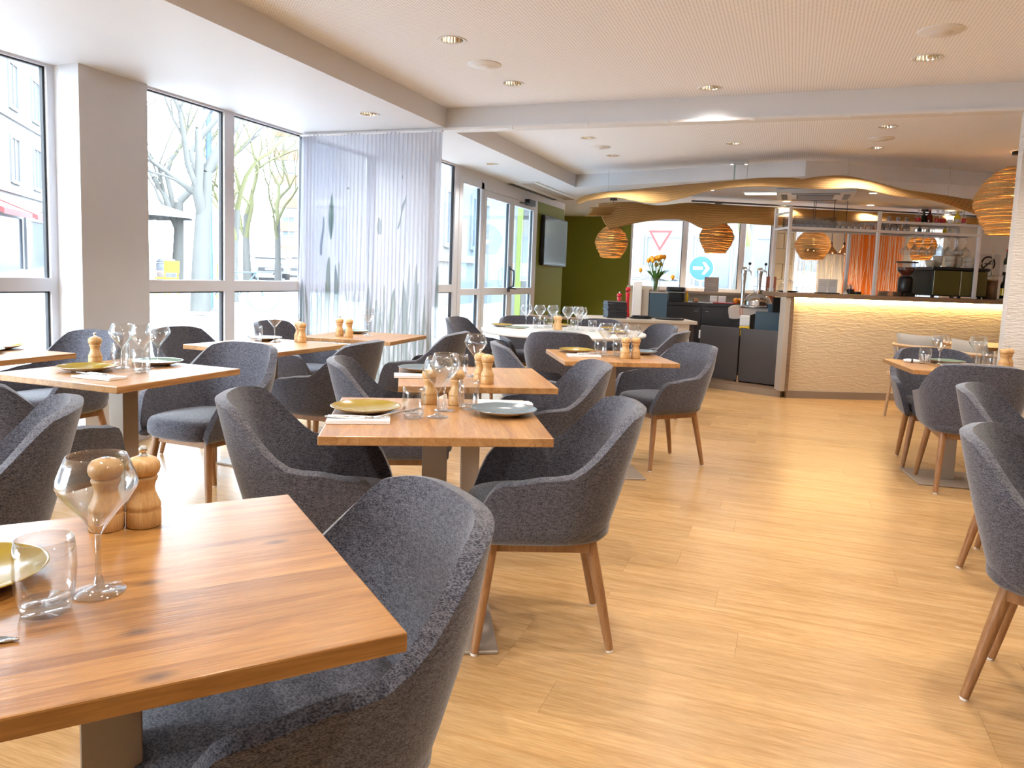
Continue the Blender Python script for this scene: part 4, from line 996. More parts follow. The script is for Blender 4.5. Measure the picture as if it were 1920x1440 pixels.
# dark back cabinet and things on it
t = thing('back_cabinet', 'dark brown back cabinet with two drawer fronts behind the service counter', 'cabinet', (-1.08, 9.9, .083), 0)
MB().box(-.50, 0, 0, .49, .50, .86).obj('body', 'cabinet_dark', t, .003, 1); MB().box(-.52, -.02, .86, .51, .52, .90).obj('top', 'cabinet_dark', t, .003, 1)
for xa, xb in ((-.48, -.005), (.005, .47)):
    d_ = MB().box(xa, -.016, .05, xb, -.0005, .84).obj('door', 'cabinet_dark', t, .002, 1)
    xh = xb - .09 if xa < 0 else xa + .04
    MB().tube([(xh, -.016, .79), (xh + .005, -.03, .79), (xh + .045, -.03, .79), (xh + .05, -.016, .79)], .004, 6).obj('handle', 'steel', d_)
CZ = .9835
t = thing('mustard_bottle', 'slim yellow bottle beside the black bread bin', 'bottle', (-1.285, 9.95, CZ)); MB().lathe([(0, 0), (.018, 0), (.019, .09), (.011, .11), (.006, .145), (0, .147)], 16).obj('body', 'yellow', t); MB().lathe([(.011, .11), (.012, .112), (.006, .15), (0, .152)], 12).obj('nozzle', 'orange_fruit', t)
t = thing('cork_holder', 'small wire holder with corks on the dark cabinet', 'holder', (-1.17, 9.95, CZ))
MB().lathe([(.03, 0), (.034, .004), (.034, .04), (.032, .04), (.03, .006), (0, .005)], 16).obj('cup', 'copper', t)
for i in range(5): MB().tube([(.018 * math.cos(i * 1.26), .018 * math.sin(i * 1.26), .02), (.022 * math.cos(i * 1.26), .022 * math.sin(i * 1.26), .06)], .009, 8).obj('cork', 'pale_wood', t)
for i in range(4):
    for j in range(2):
        o = tag(MB().box(-.045, -.05, 0, .045, .05, .0225).obj('paper_box', 'paper', None, .002, 1), 'small white card box, ' + ['lowest', 'second', 'third', 'top'][i] + [' of the left stack', ' of the right stack'][j] + ' on the dark cabinet', 'box', 'stacked white card boxes'); o.location = (-.95 + j * .105, 10.0, CZ + i * .0232)
t = tag(MB().box(-.15, -.06, 0, .15, .06, .012).obj('red_folder', 'red_lacquer', None, .003, 1), 'red folder lying at the edge of the dark cabinet', 'folder'); t.location = (-.80, 9.88 + .06, CZ)
for i, (x, y) in enumerate([(-.68, 10.05), (-.60, 10.08), (-.64, 10.13)]):
    t = thing('orange', 'orange fruit at the cabinet end, ' + ['left', 'right', 'rear'][i] + ' of three', 'fruit', (x, y, CZ), 0, 'oranges on the cabinet'); MB().lathe([(0, 0)] + [(.038 * math.sin(math.pi * k / 10), .038 - .038 * math.cos(math.pi * k / 10)) for k in range(1, 10)] + [(0, .076)], 16).obj('fruit', 'orange_fruit', t); MB().lathe([(.004, .0755), (.003, .078), (0, .0785)], 8).obj('stalk', 'leaf_green', t)
# sill board under the back window plus menu card on it
s_ = tag(MB().box(-2.2, 12.2, 1.06, -.3, 12.5, 1.10).box(-2.2, 12.28, 0, -.3, 12.48, 1.06).obj('back_shelf_wall', 'plinth_taupe'), 'taupe half-height ledge under the rear window', 'ledge')
t = thing('menu_card', 'taupe menu card standing on the ledge before the rear window', 'menu', (-1.22, 12.3, 1.1005)); MB().box(-.11, 0, 0, .11, .012, .23).obj('card', 'slab_taupe', t); MB().box(-.08, -.002, .10, .08, -.0005, .104).box(-.08, -.002, .13, .05, -.0005, .134).obj('printed_lines', 'paper', t)
# beer station
t = thing('beer_station_cabinet', 'dark under-counter cabinet below the beer taps with a blue-grey bin front', 'cabinet', (-.42, 9.60, .083), 0)
MB().box(-.26, .0, 0, .34, .5, .86).obj('body', 'cabinet_dark', t); MB().box(.02, -.30, .55, .32, -.005, .84).obj('blue_bin', 'blue_grey', t, .004, 1); MB().box(.15, -.1, .842, .32, .0, .93).obj('upper_bin', 'blue_grey', t, .004, 1)
t = thing('detergent_can', 'white and yellow detergent can under the draped towel', 'canister', (-.52, 9.45, .62)); MB().box(-.06, -.05, 0, .06, .05, .12).obj('yellow_half', 'yellow', t, .008, 2); MB().box(-.058, -.048, .12, .058, .048, .25).obj('white_half', 'ceramic_white', t, .012, 2); MB().box(-.045, -.052, .07, .04, -.0505, .10).obj('black_band', 'black_plastic', t)
tag(MB().box(-.60, 9.36, .083, -.43, 9.58, .6195).obj('low_shelf_unit', 'cabinet_dark'), 'dark low shelf unit carrying the detergent can', 'shelf')
DZ = .9435
t = thing('beer_dome', 'polished steel beer dome behind the swing doors', 'beer dispenser', (-.40, 9.68, DZ + .02))
MB().lathe([(0, 0), (.19, 0), (.20, .01), (.17, .018), (.165, .03), (.160, .07), (.135, .125), (.095, .16), (.055, .175), (.05, .19), (.07, .205), (.055, .215), (0, .215)], 40).obj('dome', 'chrome', t)
for dx, l in ((-.03, 'beer_tap'), (.0, 'beer_tap')): pass
for x, y, z0, l in ((-.585, 9.74, DZ, 'left chrome beer tap column with a black ball lever'), (-.405, 9.86, DZ, 'right chrome beer tap column rising behind the steel dome')):
    t = thing('beer_tap', l, 'beer tap', (x, y, z0), 0, 'chrome beer taps'); h = .50
    MB().lathe([(0, 0), (.035, 0), (.03, .02), (.022, .05), (.024, h * .6), (.034, h * .85), (.036, h - .03), (.028, h), (0, h + .006)], 20).obj('column', 'chrome', t)
    MB().tube([(0, -.02, h - .03), (.05, -.07, h - .035), (.08, -.09, h - .05), (.085, -.092, h - .10)], [.012, .012, .011, .008], 10).obj('spout', 'chrome', t)
    MB().tube([(.06, -.075, h - .03), (.065, -.08, h + .03)], .005, 8).obj('lever', 'chrome', t)
    MB().lathe([(0, -.018)] + [(.018 * math.sin(math.pi * k / 8), -.018 * math.cos(math.pi * k / 8)) for k in range(1, 8)] + [(0, .018)], 14, (.066, -.081, h + .045)).obj('ball_knob', 'black_plastic', t)
t = thing('draped_towel', 'beige striped towel draped over the cabinet under the beer dome', 'towel', (0, 0, 0))
def tw(i, j):
    u, v_ = i / 24, j / 10
    x = lerp(-.72, -.25, u); k = v_
    if k < .55: yy = lerp(9.76, 9.56, k / .55); z = .948 + .012 * math.sin(u * 12) + .008 * math.sin(v_ * 9)
    else: yy = 9.545 - .03 * math.sin(u * 10) * (k - .55); z = .95 - (k - .55) * (.24 + .10 * math.sin(u * 4.5 + 1)) + .004
    return (x + .01 * math.sin(v_ * 7), yy, z + .014)
tm = MB().grid(tw, 25, 11); MB.obj(tm, 'cloth', 'towel', t)
for u0 in (.28, .34): 
    MB().grid(lambda i, j: tuple(Vector(tw(24 * (u0 + .018 * i), j)) + Vector((0, -.002, .0025))), 2, 11).obj('red_stripe', 'menu_red', t)
t = thing('menu_stand', 'rust red drinks menu standing behind the beer taps', 'menu', (-.27, 9.95, DZ)); MB().box(-.06, 0, 0, .06, .012, .40).obj('card', 'menu_red', t); MB().box(-.04, -.0015, .2, .04, -.0005, .26).obj('print', 'ceramic_cream', t)

# ------------------------------------------------------------------ bottle and glass rack over the bar
t = thing('bar_rack', 'white metal shelf rack standing on the bar counter', 'rack', bp(0, 0), BANG)
CT = 1.1655
for a, off, z0, z1 in ((-.03, .12, CT, 2.10), (.98, .12, CT, 2.09), (2.15, .12, CT, 1.97), (-.03, .50, CT, 2.11), (.85, .50, CT, 1.86), (2.15, .50, CT, 1.97)):
    MB().box(a - .016, off - .016, z0, a + .016, off + .016, z1).obj('post', 'rack_white', t)
for off in (.12, .50):
    MB().box(-.045, off - .014, 1.858, 2.16, off + .014, 1.886).obj('shelf_rail', 'rack_white', t)
    MB().box(.97, off - .012, 1.965, 2.16, off + .012, 1.990).obj('upper_rail', 'rack_white', t)
for a in (-.03, 2.15):
    MB().box(a - .012, .134, 1.86, a + .012, .486, 1.884).obj('cross_rail', 'rack_white', t)
MB().box(-.042, .136, 2.03, -.018, .484, 2.05).obj('cross_rail', 'rack_white', t)
MB().box(-.01, .135, 1.876, 2.13, .485, 1.884).obj('lower_shelf', 'acrylic', t); MB().box(.99, .135, 1.984, 2.13, .485, 1.9895).obj('upper_shelf', 'acrylic', t)
for i in range(7): MB().box(1.42 + i * .10, .15, 1.848, 1.435 + i * .10, .47, 1.856).obj('hanging_rail', 'steel', t)
SMT = MB().lathe([(0, .0), (.030, .0), (.032, .003), (.026, .085), (.024, .085), (.029, .006), (0, .006)], 14).mesh('bar_glass', 'rack_glass')
k = 0
for i in range(12):
    for j in range(2):
        a = .54 + i * .072; off = .21 + j * .17
        if a > .92 and a < 1.02: continue
        o = link('bar_glass', SMT, None, bp(a, off, 1.8845)); tag(o, f'{ORD[i]} upturned glass right of the crate, {["front", "rear"][j]} row of the rack shelf', 'glass', 'upturned bar glasses on the rack')
t = thing('glass_crate', 'translucent grey crate of glasses at the left end of the rack', 'crate', bp(.27, .31, 1.8845), BANG)
MB().box(-.24, -.15, 0, .24, .15, .008).obj('tray_base', 'acrylic', t)
for xa, ya, xb, yb in ((-.24, -.15, .24, -.144), (-.24, .144, .24, .15), (-.24, -.15, -.234, .15), (.234, -.15, .24, .15)): MB().box(xa, ya, .008, xb, yb, .125).obj('wall', 'acrylic', t)
for i in range(6):
    for j in range(2): 
        o = tag(link('bar_glass', SMT, None, bp(.08 + i * .075, .25 + j * .11, 1.893)), f'{ORD[i]} upturned glass in the {["front", "rear"][j]} row of the translucent crate', 'glass', 'glasses in the crate')
for i in range(8):
    o = tag(link('bar_glass', SMT, None, bp(1.03 + i * .052, .20 + .09 * (i % 2), 1.990)), f'{ORD[i]} small glass right of the middle post on the upper rack shelf', 'glass', 'small glasses on the upper shelf'); o.scale = (.7, .7, .65)
for i in range(6):
    o = tag(link('bar_glass', SMT, None, bp(1.06 + i * .075, .22 + .12 * (i % 2), 1.8845)), f'{ORD[i]} glass right of the middle post on the lower rack shelf', 'glass', 'glasses under the upper shelf')
def bottle(a, off, z, h, r, body, cap, label, lab=None, neck=.38, group='spirit bottles on the rack', pt=None):
    p = pt or bp(a, off, z)
    t = thing('bottle', label, 'bottle', p, 0, group)
    hb = h * (1 - neck)
    body = 'rack_glass' if body == 'clear_glass' else body
    MB().lathe([(0, 0), (r * .96, 0), (r, .004), (r, hb * .85), (r * .8, hb), (r * .42, hb + h * .06), (r * .36, h * .9), (r * .42, h * .915), (r * .42, h * .93), (0, h * .93)], 18).obj('glass_body', body, t)
    MB().lathe([(0, h * .93), (r * .45, h * .931), (r * .45, h), (0, h)], 14).obj('cap', cap, t)
    if lab: MB().lathe([(r * 1.012, hb * .2), (r * 1.012, hb * .65)], 18).obj('paper_label', lab, t)
    return t
B_ = [(1.50, .145, .030, 'clear_glass', 'steel', 'red_label', 'clear bottle with red label, leftmost on the upper shelf'), (1.60, .155, .03, 'bottle_dark', 'black_plastic', None, 'dark blue bottle half behind the red brown one'),
      (1.645, .16, .033, 'whisky', 'red_label', None, 'reddish brown liqueur bottle on the upper shelf'), (1.72, .15, .027, 'clear_glass', 'steel', 'red_label', 'slim clear bottle with red neck band next to the brown one'),
      (1.80, .16, .036, 'clear_glass', 'steel', 'red_label', 'broad clear bottle with red label in the middle of the shelf'), (1.885, .14, .028, 'clear_glass', 'steel', 'ceramic_white', 'clear bottle with white label on the upper shelf'),
      (1.965, .16, .036, 'liquor_yellow', 'ceramic_cream', 'ceramic_cream', 'golden bottle with cream label on the upper shelf'), (2.04, .19, .022, 'clear_glass', 'ceramic_white', 'red_label', 'tall slim bottle with white pourer at the shelf end'), (2.09, .08, .018, 'ceramic_cream', 'ceramic_white', None, 'small pale bottle at the shelf end')]
for a, h, r, b_, c_, lb, l in B_: bottle(a, .26 + .05 * math.sin(a * 40), 1.990, h, r, b_, c_, l, lb)
for i, (a, b_, l) in enumerate([(1.56, 'blue_grey', 'dark grey tin'), (1.66, 'ceramic_cream', 'cream carton'), (1.86, 'liquor_yellow', 'yellow bottle'), (1.92, 'clear_glass', 'clear bottle')]): bottle(a, .30, 1.8845, .078, .022, b_, 'steel', 'short ' + l + ' on the lower rack shelf under the spirits', None, .3, 'short bottles on the lower shelf')
bottle(0, 0, 0, .17, .042, 'clear_glass', 'steel', 'round bellied clear bottle at the right end of the bottle shelf', 'ceramic_white', .5, pt=bp(2.11, .42, 1.99))
for i in range(7):
    for j in range(2):
        o = tag(link('wine_glass', WINE, None, bp(1.47 + i * .10, .22 + j * .17, 1.846)), f'{ORD[i]} wine glass hanging from the {["front", "rear"][j]} rail under the rack', 'wine glass', 'hanging wine glasses'); link('stem', WINES, o); o.rotation_euler = (math.pi, 0, 0)

# coffee machine, grinder, cups and small things on the counter
t = thing('coffee_machine', 'black coffee machine with two olive back panels on the bar', 'coffee machine', bp(2.0, .36, CT), BANG)
MB().box(-.32, -.20, .02, .32, .24, .31).obj('body', 'black_plastic', t, .01, 2); MB().box(-.34, -.21, .312, .34, .25, .345).obj('cup_warmer', 'black_plastic', t, .006, 1)
for xa, xb in ((-.315, -.005), (.005, .315)): MB().box(xa, -.212, .03, xb, -.201, .305).obj('back_panel', 'olive_panel', t, .003, 1)
MB().box(-.003, -.2125, .03, .003, -.203, .305).obj('seam_strip', 'steel', t)
for x in (-.28, .28):
    for y in (-.15, .2): MB().lathe([(0, 0), (.02, 0), (.018, .0205), (0, .0205)], 10, (x, y, 0)).obj('foot', 'black_plastic', t)
CUP = MB().lathe([(0, 0), (.022, 0), (.026, .004), (.036, .035), (.039, .055), (.037, .055), (.033, .034), (.023, .007), (0, .006)], 18).mesh('cup', 'ceramic_cream')
for i in range(6):
    n_ = [1, 2, 2, 3, 2, 1][i]
    for k in range(n_):
        o = thing('coffee_cup', ['first', 'second', 'third', 'fourth', 'fifth', 'sixth'][i] + ' coffee cup pile from the left on the machine, ' + ['bottom', 'middle', 'top'][k] + ' cup', 'cup', bp(1.72 + i * .118, .30 + .05 * (i % 2), CT + .3455 + k * .052), i * .7, 'coffee cups on the machine'); link('bowl', CUP, o); o.scale = (1.4,) * 3
        MB().tube([(.034, 0, .045), (.052, 0, .042), (.054, 0, .022), (.032, 0, .016)], .004, 6).obj('handle', 'ceramic_cream', o)
t = thing('coffee_grinder', 'black coffee grinder left of the coffee machine', 'grinder', bp(1.47, .34, CT), BANG)
MB().box(-.07, -.10, 0, .07, .10, .04).obj('base', 'black_plastic', t, .008, 2); MB().lathe([(.07, .04), (.078, .06), (.078, .20), (.06, .23), (0, .23)], 24).obj('body', 'black_plastic', t)
MB().lathe([(.045, .23), (.095, .29), (.095, .38), (.0, .38)], 24).obj('hopper', 'acrylic', t); MB().lathe([(0, .381), (.118, .381), (.118, .395), (0, .40)], 24).obj('lid', 'black_plastic', t); MB().lathe([(.04, .235), (.088, .29), (.088, .33), (0, .33)], 20).obj('beans', 'whisky', t)
for i in range(6):
    for j in range(2):
        o = tag(link('plate', PLB, None, bp(1.20 + j * .17, .30, CT + i * .0085)), ['left', 'right'][j] + ' pile of saucers beside the grinder, ' + ORD[i] + ' saucer from below', 'plate', 'saucers stacked on the bar'); o.scale = (.70, .70, .36)
t = thing('menu_holder', 'open white drinks menu on a dark foot on the bar', 'menu', bp(.55, .32, CT), BANG)
MB().box(-.13, -.05, 0, .12, .05, .012).obj('foot', 'black_plastic', t)
for xa, xb in ((-.115, -.006), (.0, .11)):
    pg_ = MB().box(xa, .0, .012, xb, .006, .165).obj('page', 'paper', t)
    MB().box(xa + .012, -.0012, .13, xb - .012, -.0004, .133).box(xa + .012, -.0012, .11, xb - .02, -.0004, .113).box(xa + .012, -.0012, .09, xb - .015, -.0004, .093).obj('printed_lines', 'slab_taupe', pg_)
t = thing('service_bell', 'small white bell on the bar between menu and pen tray', 'bell', bp(.745, .28, CT)); MB().lathe([(0, 0), (.028, 0), (.026, .012), (.008, .03), (.004, .045), (0, .046)], 16).obj('body', 'ceramic_white', t); MB().lathe([(0, .044), (.006, .048), (0, .053)], 10).obj('button', 'steel', t)
t = thing('pen_tray', 'small black caddy of pens on a green mat on the bar', 'caddy', bp(.85, .30, CT), BANG)
MB().box(-.08, -.05, 0, .09, .05, .006).obj('mat', 'lime_wall', t); MB().box(-.07, -.03, .006, -.01, .03, .06).obj('cup', 'black_plastic', t, .004, 1)
for i in range(5): MB().tube([(-.055 + i * .008, 0, .03), (-.075 + i * .014, .01, .105 + .006 * (i % 3))], .004, 6).obj('pen', ['black_plastic', 'steel', 'blue_grey'][i % 3], t)
MB().box(.01, -.025, .006, .08, .03, .035).obj('card_reader', 'black_plastic', t, .005, 1)
t = thing('serving_bowl', 'shallow stack of dishes under a glass dome at the left end of the bar', 'dish', bp(.12, .40, CT))
MB().lathe([(0, 0), (.08, 0), (.12, .012), (.12, .016), (0, .008)], 28).obj('dish', 'black_plastic', t); MB().lathe([(.105, .016), (.10, .07), (.075, .115), (.03, .14), (0, .142)], 28).obj('glass_dome', 'clear_glass', t); MB().lathe([(0, .142), (.012, .15), (0, .165)], 12).obj('dome_knob', 'clear_glass', t)
t = thing('wooden_canister', 'brown wooden cylinder canister at the right end of the bar', 'canister', bp(2.47, .30, CT)); MB().lathe([(0, 0), (.07, 0), (.07, .21), (0, .21)], 28).obj('body', 'counter_brown', t); MB().lathe([(0, .2105), (.073, .2105), (.073, .228), (0, .23)], 28).obj('lid', 'pale_wood', t)
# wine bottles at the right end, partly behind the partition
t = thing('bottle_shelf', 'glass shelf unit holding wine bottles at the right end of the bar', 'shelf', bp(2.68, .34, CT), BANG)
for z in (.0, .27): MB().box(-.12, -.12, z, .3, .12, z + .012).obj('glass_shelf', 'acrylic', t)
for x in (-.115, .29): MB().box(x, .10, .012, x + .012, .115, .62).obj('upright', 'steel', t)
bottle(0, 0, 0, .30, .037, 'bottle_dark', 'black_plastic', 'dark wine bottle on the lower glass shelf at the bar end', 'liquor_yellow', pt=bp(2.63, .30, CT + .0125), group='wine bottles at the bar end')
bottle(0, 0, 0, .30, .037, 'bottle_dark', 'red_label', 'dark wine bottle on the upper glass shelf at the bar end', 'ceramic_cream', pt=bp(2.64, .30, CT + .2825), group='wine bottles at the bar end')
t = thing('no_smoking_notice', 'white no smoking notice behind the bar at right', 'sign', bp(2.92, 1.0, 0), BANG)
MB().box(-.16, 0, 1.30, .16, .01, 1.72).obj('sheet', 'paper', t)
ring = MB(); 
ring.grid(lambda i, j: ((.075 + .02 * (j in (1, 2))) * math.cos(2 * math.pi * i / 32), -.002 - .002 * (j in (0, 1)), 1.60 + (.075 + .02 * (j in (1, 2))) * math.sin(2 * math.pi * i / 32)), 32, 4, False, True)
ring.add([(-.066, -.004, 1.552), (-.052, -.004, 1.538), (.066, -.004, 1.648), (.052, -.004, 1.662)], [(0, 1, 2, 3)]); ring.obj('prohibition_ring', 'black_plastic', t)
MB().box(-.045, -.003, 1.592, .04, -.001, 1.606).obj('cigarette_mark', 'black_plastic', t)
for z in (1.36, 1.40, 1.44): MB().box(-.10, -.002, z, .09, -.0005, z + .012).obj('printed_line', 'slab_taupe', t)
MB().box(-.02, .012, 0, .02, .03, 1.5).obj('stand', 'rack_white', t)
# copper lamps between the posts
for i, (a, off) in enumerate([(1.02, 1.8), (1.50, 2.2), (1.68, 2.2)]):
    t = thing('copper_pendant', ['copper pendant lamp before the orange wall', 'left copper pendant lamp before the bright window', 'right copper pendant lamp before the bright window'][i], 'pendant lamp', bp(a, off, 0), 0, 'small copper pendants')
    MB().tube([(0, 0, 1.86), (0, 0, ZS)], .004, 6).obj('cord', 'black_plastic', t); MB().lathe([(.085, 1.70), (.075, 1.73), (.045, 1.77), (.018, 1.80), (.015, 1.83), (0, 1.84)], 24).obj('shade', 'copper', t); MB().lathe([(0, 1.70)] + [(.03 * math.sin(math.pi * k / 8), 1.71 - .03 * math.cos(math.pi * k / 8)) for k in range(1, 8)], 12).obj('bulb', 'ceramic_white', t); MB().lathe([(.012, 1.83), (.014, 1.86), (0, 1.865)], 12).obj('cap', 'black_plastic', t)

# string curtain before orange wall and windows
rg = random.Random(21); m = MB()
for i in range(150):
    x = rg.uniform(-.05, 2.35); dx = rg.gauss(0, .05); y0 = YBACK - .25 + rg.uniform(-.05, .05)
    pts = [(x, y0, 2.34), (x + dx * .3 + rg.gauss(0, .012), y0, 1.7), (x + dx * .9 + rg.gauss(0, .02), y0, 1.1), (x + dx * 1.2, y0, .5)]
    m.tube(pts, .0026, 4, False)
t = stuff(tag(m.obj('string_screen', 'rope'), 'hanging beige string screen before the orange wall', 'string screen')) 
tag(MB().box(-.1, YBACK - .29, 2.34, 2.4, YBACK - .21, 2.37).obj('screen_rail', 'pale_wood'), 'wooden rail from which the string screen hangs', 'rail')

# ------------------------------------------------------------------ woven canopy
def ribbon(top, bot, nu, nv, sag, flip=1):
    def samp(L_, t):
        t *= len(L_) - 1; i = min(int(t), len(L_) - 2); f = t - i
        p = [Vector(L_[max(0, min(len(L_) - 1, i + k))]) for k in (-1, 0, 1, 2)]
        return .5 * ((2 * p[1]) + (-p[0] + p[2]) * f + (2 * p[0] - 5 * p[1] + 4 * p[2] - p[3]) * f * f + (-p[0] + 3 * p[1] - 3 * p[2] + p[3]) * f ** 3)
    def P(i, j):
        u, v_ = i / (nu - 1), j / (nv - 1); a, b_ = samp(top, u), samp(bot, u)
        q = a.lerp(b_, v_); q.z += -sag * math.sin(math.pi * v_) ; q.y += flip * .10 * math.sin(math.pi * v_)
        return tuple(q)
    m = MB().grid(P, nu, nv); return m
def cloth(m, name, nu, nv, mat, parent):
    me = m.mesh(name, mat); uv = me.uv_layers.new(name='UVMap')
    for p in me.polygons:
        for li, vi in zip(p.loop_indices, p.vertices): uv.data[li].uv = ((vi // nv) / (nu - 1) * 4, (vi % nv) / (nv - 1))
    o = link(name, me, parent); s = o.modifiers.new('thick', 'SOLIDIFY'); s.thickness = .006; return o
H_ = .035
FT = [(-2.67, 9.491, 2.198), (-2.545, 9.453, 2.268), (-2.248, 9.362, 2.304), (-1.825, 9.234, 2.332), (-1.425, 9.112, 2.353), (-0.985, 8.979, 2.37), (-0.57, 8.852, 2.385), (-0.29, 8.767, 2.389), (-0.072, 8.701, 2.372), (0.088, 8.701, 2.349), (0.242, 8.785, 2.402), (0.455, 8.899, 2.415), (0.73, 9.047, 2.37), (1.065, 9.228, 2.3), (1.515, 9.47, 2.258), (1.913, 9.685, 2.235)]
FB = [(-2.485, 8.885, 2.124), (-2.345, 8.842, 2.158), (-2.035, 8.748, 2.184), (-1.768, 8.666, 2.133), (-1.51, 8.588, 2.102), (-1.205, 8.495, 2.145), (-0.975, 8.426, 2.204), (-0.75, 8.357, 2.234), (-0.53, 8.29, 2.242), (-0.265, 8.21, 2.23), (-0.012, 8.133, 2.204), (0.237, 8.232, 2.204), (0.538, 8.394, 2.227), (0.9, 8.589, 2.174), (1.317, 8.814, 2.139), (1.81, 9.079, 1.999)]
RT = [(-2.60, 10.28, 2.225), (-2.222, 10.526, 2.278), (-1.85, 10.736, 2.249), (-1.43, 10.974, 2.31), (-0.712, 11.381, 2.308), (0.146, 11.867, 2.313), (1.03, 12.368, 2.317), (1.941, 12.884, 2.322), (2.721, 13.326, 2.326)]
RB = [(-2.391, 10.143, 1.861), (-2.121, 10.295, 1.961), (-1.696, 10.536, 2.049), (-1.462, 10.669, 2.04), (-1.207, 10.813, 1.945), (-0.886, 10.995, 2.036), (-0.298, 11.328, 2.038), (0.44, 11.746, 2.115), (1.456, 12.322, 2.178), (2.665, 13.007, 2.198)]
up = lambda L_: [(x, y, z + H_) for x, y, z in L_]
t = thing('straw_canopy', 'large wavy woven straw canopy hung over the bar', 'canopy', (0, 0, 0))
cloth(ribbon(FT, FB, 110, 10, -.02, -1), 'front_band', 110, 10, 'straw_weave', t)
cloth(ribbon(up(RT), up(RB), 110, 12, .02, -1), 'rear_band', 110, 12, 'straw_weave', t)
CT0 = [(-2.70, 9.62, 2.15), (-2.66, 9.95, 2.10), (-2.60, 10.2, 2.13)]
def roll(i, j):
    u, a = i / 12, -1.9 + j / 11 * 3.9
    return (-2.66 + .30 * u + .03 * math.sin(a), 9.98 + .08 * math.cos(a) + .12 * u, 2.125 + .055 * math.sin(a) + .03 * u)
cloth(MB().grid(roll, 13, 12), 'curled_end', 13, 12, 'straw_weave', t)
MB().tube([(-1.43, 10.98, 2.375), (1.03, 12.37, 2.38), (2.72, 13.33, 2.38)], .012, 8).obj('hanging_rail', 'iron', t)
for x, y in ((-2.25, 9.37), (-.57, 8.86), (.455, 8.9), (1.5, 9.47)): MB().tube([(x, y, 2.36 if abs(x) < .6 else 2.27), (x, y, ZC)], .002, 5).obj('wire', 'steel', t)
for x, y in ((-1.4, 11.0), (-.2, 11.68), (1.0, 12.35), (2.5, 13.2)): MB().tube([(x, y, 2.38), (x, y, ZS)], .002, 5).obj('wire', 'steel', t)

# ------------------------------------------------------------------ woven pendant lamps
def woven_pendant(x, y, zc, rad, hgt, ztop, label, watts=30, seed=1, collar='black_plastic'):
    t = thing('woven_pendant', label, 'pendant lamp', (x, y, 0), 0, 'woven globe pendant lamps')
    rg = random.Random(seed); m = MB(); nr = 40
    for k in range(nr):
        v_ = (k + .5) / nr; z = zc + hgt * (.5 - v_)
        # shouldered globe, flat bottom
        pr = [(0, .22), (.08, .52), (.25, .82), (.45, .99), (.55, 1.0), (.75, .86), (.92, .66), (1, .58)]
        for (a0, r0), (a1, r1) in zip(pr, pr[1:]):
            if a0 <= v_ <= a1: rr = rad * lerp(r0, r1, (v_ - a0) / (a1 - a0)); break
        ph = rg.uniform(0, 6.28); amp = rad * .018
        pts = [(rr * math.cos(a) + amp * math.sin(3 * a + ph) * math.cos(a), rr * math.sin(a) + amp * math.sin(3 * a + ph) * math.sin(a), z + hgt * .006 * math.sin(2 * a + ph)) for a in [2 * math.pi * q / 28 for q in range(29)]]
        m.tube(pts, hgt / nr * .52, 5, False)
    m.obj('shade', 'straw_strand', t)
    MB().lathe([(rad * .985 * r0, zc + hgt * (.5 - a0)) for a0, r0 in pr], 32).obj('liner', 'straw_liner', t)
    MB().tube([(0, 0, zc + hgt * .38), (0, 0, ztop - .02)], .004, 6).obj('cord', 'black_plastic', t)
    MB().lathe([(0, ztop - .03), (.055, ztop - .03), (.055, ztop), (0, ztop)], 24).obj('ceiling_rose', 'black_plastic', t)
    MB().lathe([(0, zc + hgt * .24), (.022, zc + hgt * .24), (.022, zc + hgt * .38), (0, zc + hgt * .38)], 16).obj('socket', 'copper', t)
    bz = zc + hgt * .24
    MB().lathe([(.012, bz), (.022, bz - .03), (.030, bz - .07), (.022, bz - .105), (0, bz - .12)], 16).obj('bulb', 'bulb_glow', t)
    ld = bpy.data.lights.new('pendant_lamp', 'POINT'); ld.energy = watts; ld.color = (1, .62, .28); ld.shadow_soft_size = .03
    lo = bpy.data.objects.new('lamp', ld); C.objects.link(lo); lo.parent = t; lo.location = (0, 0, bz - .15)
    return t
woven_pendant(-2.60, 11.2, 1.795, .245, .47, ZS, 'woven globe pendant lamp before the green wall', 9, 1)
woven_pendant(-1.13, 11.7, 1.925, .25, .48, ZS, 'woven globe pendant lamp before the rear window', 8, 2)
woven_pendant(.20, 11.0, 1.80, .23, .40, ZS, 'woven pendant lamp hanging behind the white rack', 5, 3)
woven_pendant(1.93, 8.62, 2.13, .335, .64, ZC, 'largest woven pendant lamp beside the cream partition', 15, 4)
woven_pendant(1.75, 12.8, 1.90, .20, .42, ZS, 'woven pendant lamp half hidden behind the hanging glasses', 9, 5)

# ------------------------------------------------------------------ slatted wooden armchairs with cushions, by the bar
def slat_chair(x, y, face, label):
    t = thing('slatted_armchair', label, 'armchair', (x, y, 0), R(face - 90), 'slatted wooden armchairs')
    MB().box(-.25, -.25, .40, .25, .25, .44).obj('seat', 'pale_wood', t, .006, 1)
    def br(i, j):
        a = R(200 + 140 * i / 20); q = 2 * math.pi * j / 6
        return ((.28 + .016 * math.cos(q)) * math.cos(a), (.27 + .016 * math.cos(q)) * math.sin(a), .705 + .018 * math.sin(q))
    MB().grid(br, 21, 7).obj('top_rail', 'pale_wood', t)
    for i in range(11):
        a = R(205 + 130 * i / 10); MB().tube([(.23 * math.cos(a), .23 * math.sin(a), .43), (.28 * math.cos(a), .27 * math.sin(a), .70)], .008, 6).obj('slat', 'slab_taupe', t)
    for sx in (-.21, .21):
        for sy in (-.21, .21): MB().tube([(sx, sy, .41), (sx * 1.12, sy * 1.12, 0)], [.018, .013], 8).obj('leg', 'pale_wood', t)
    return t
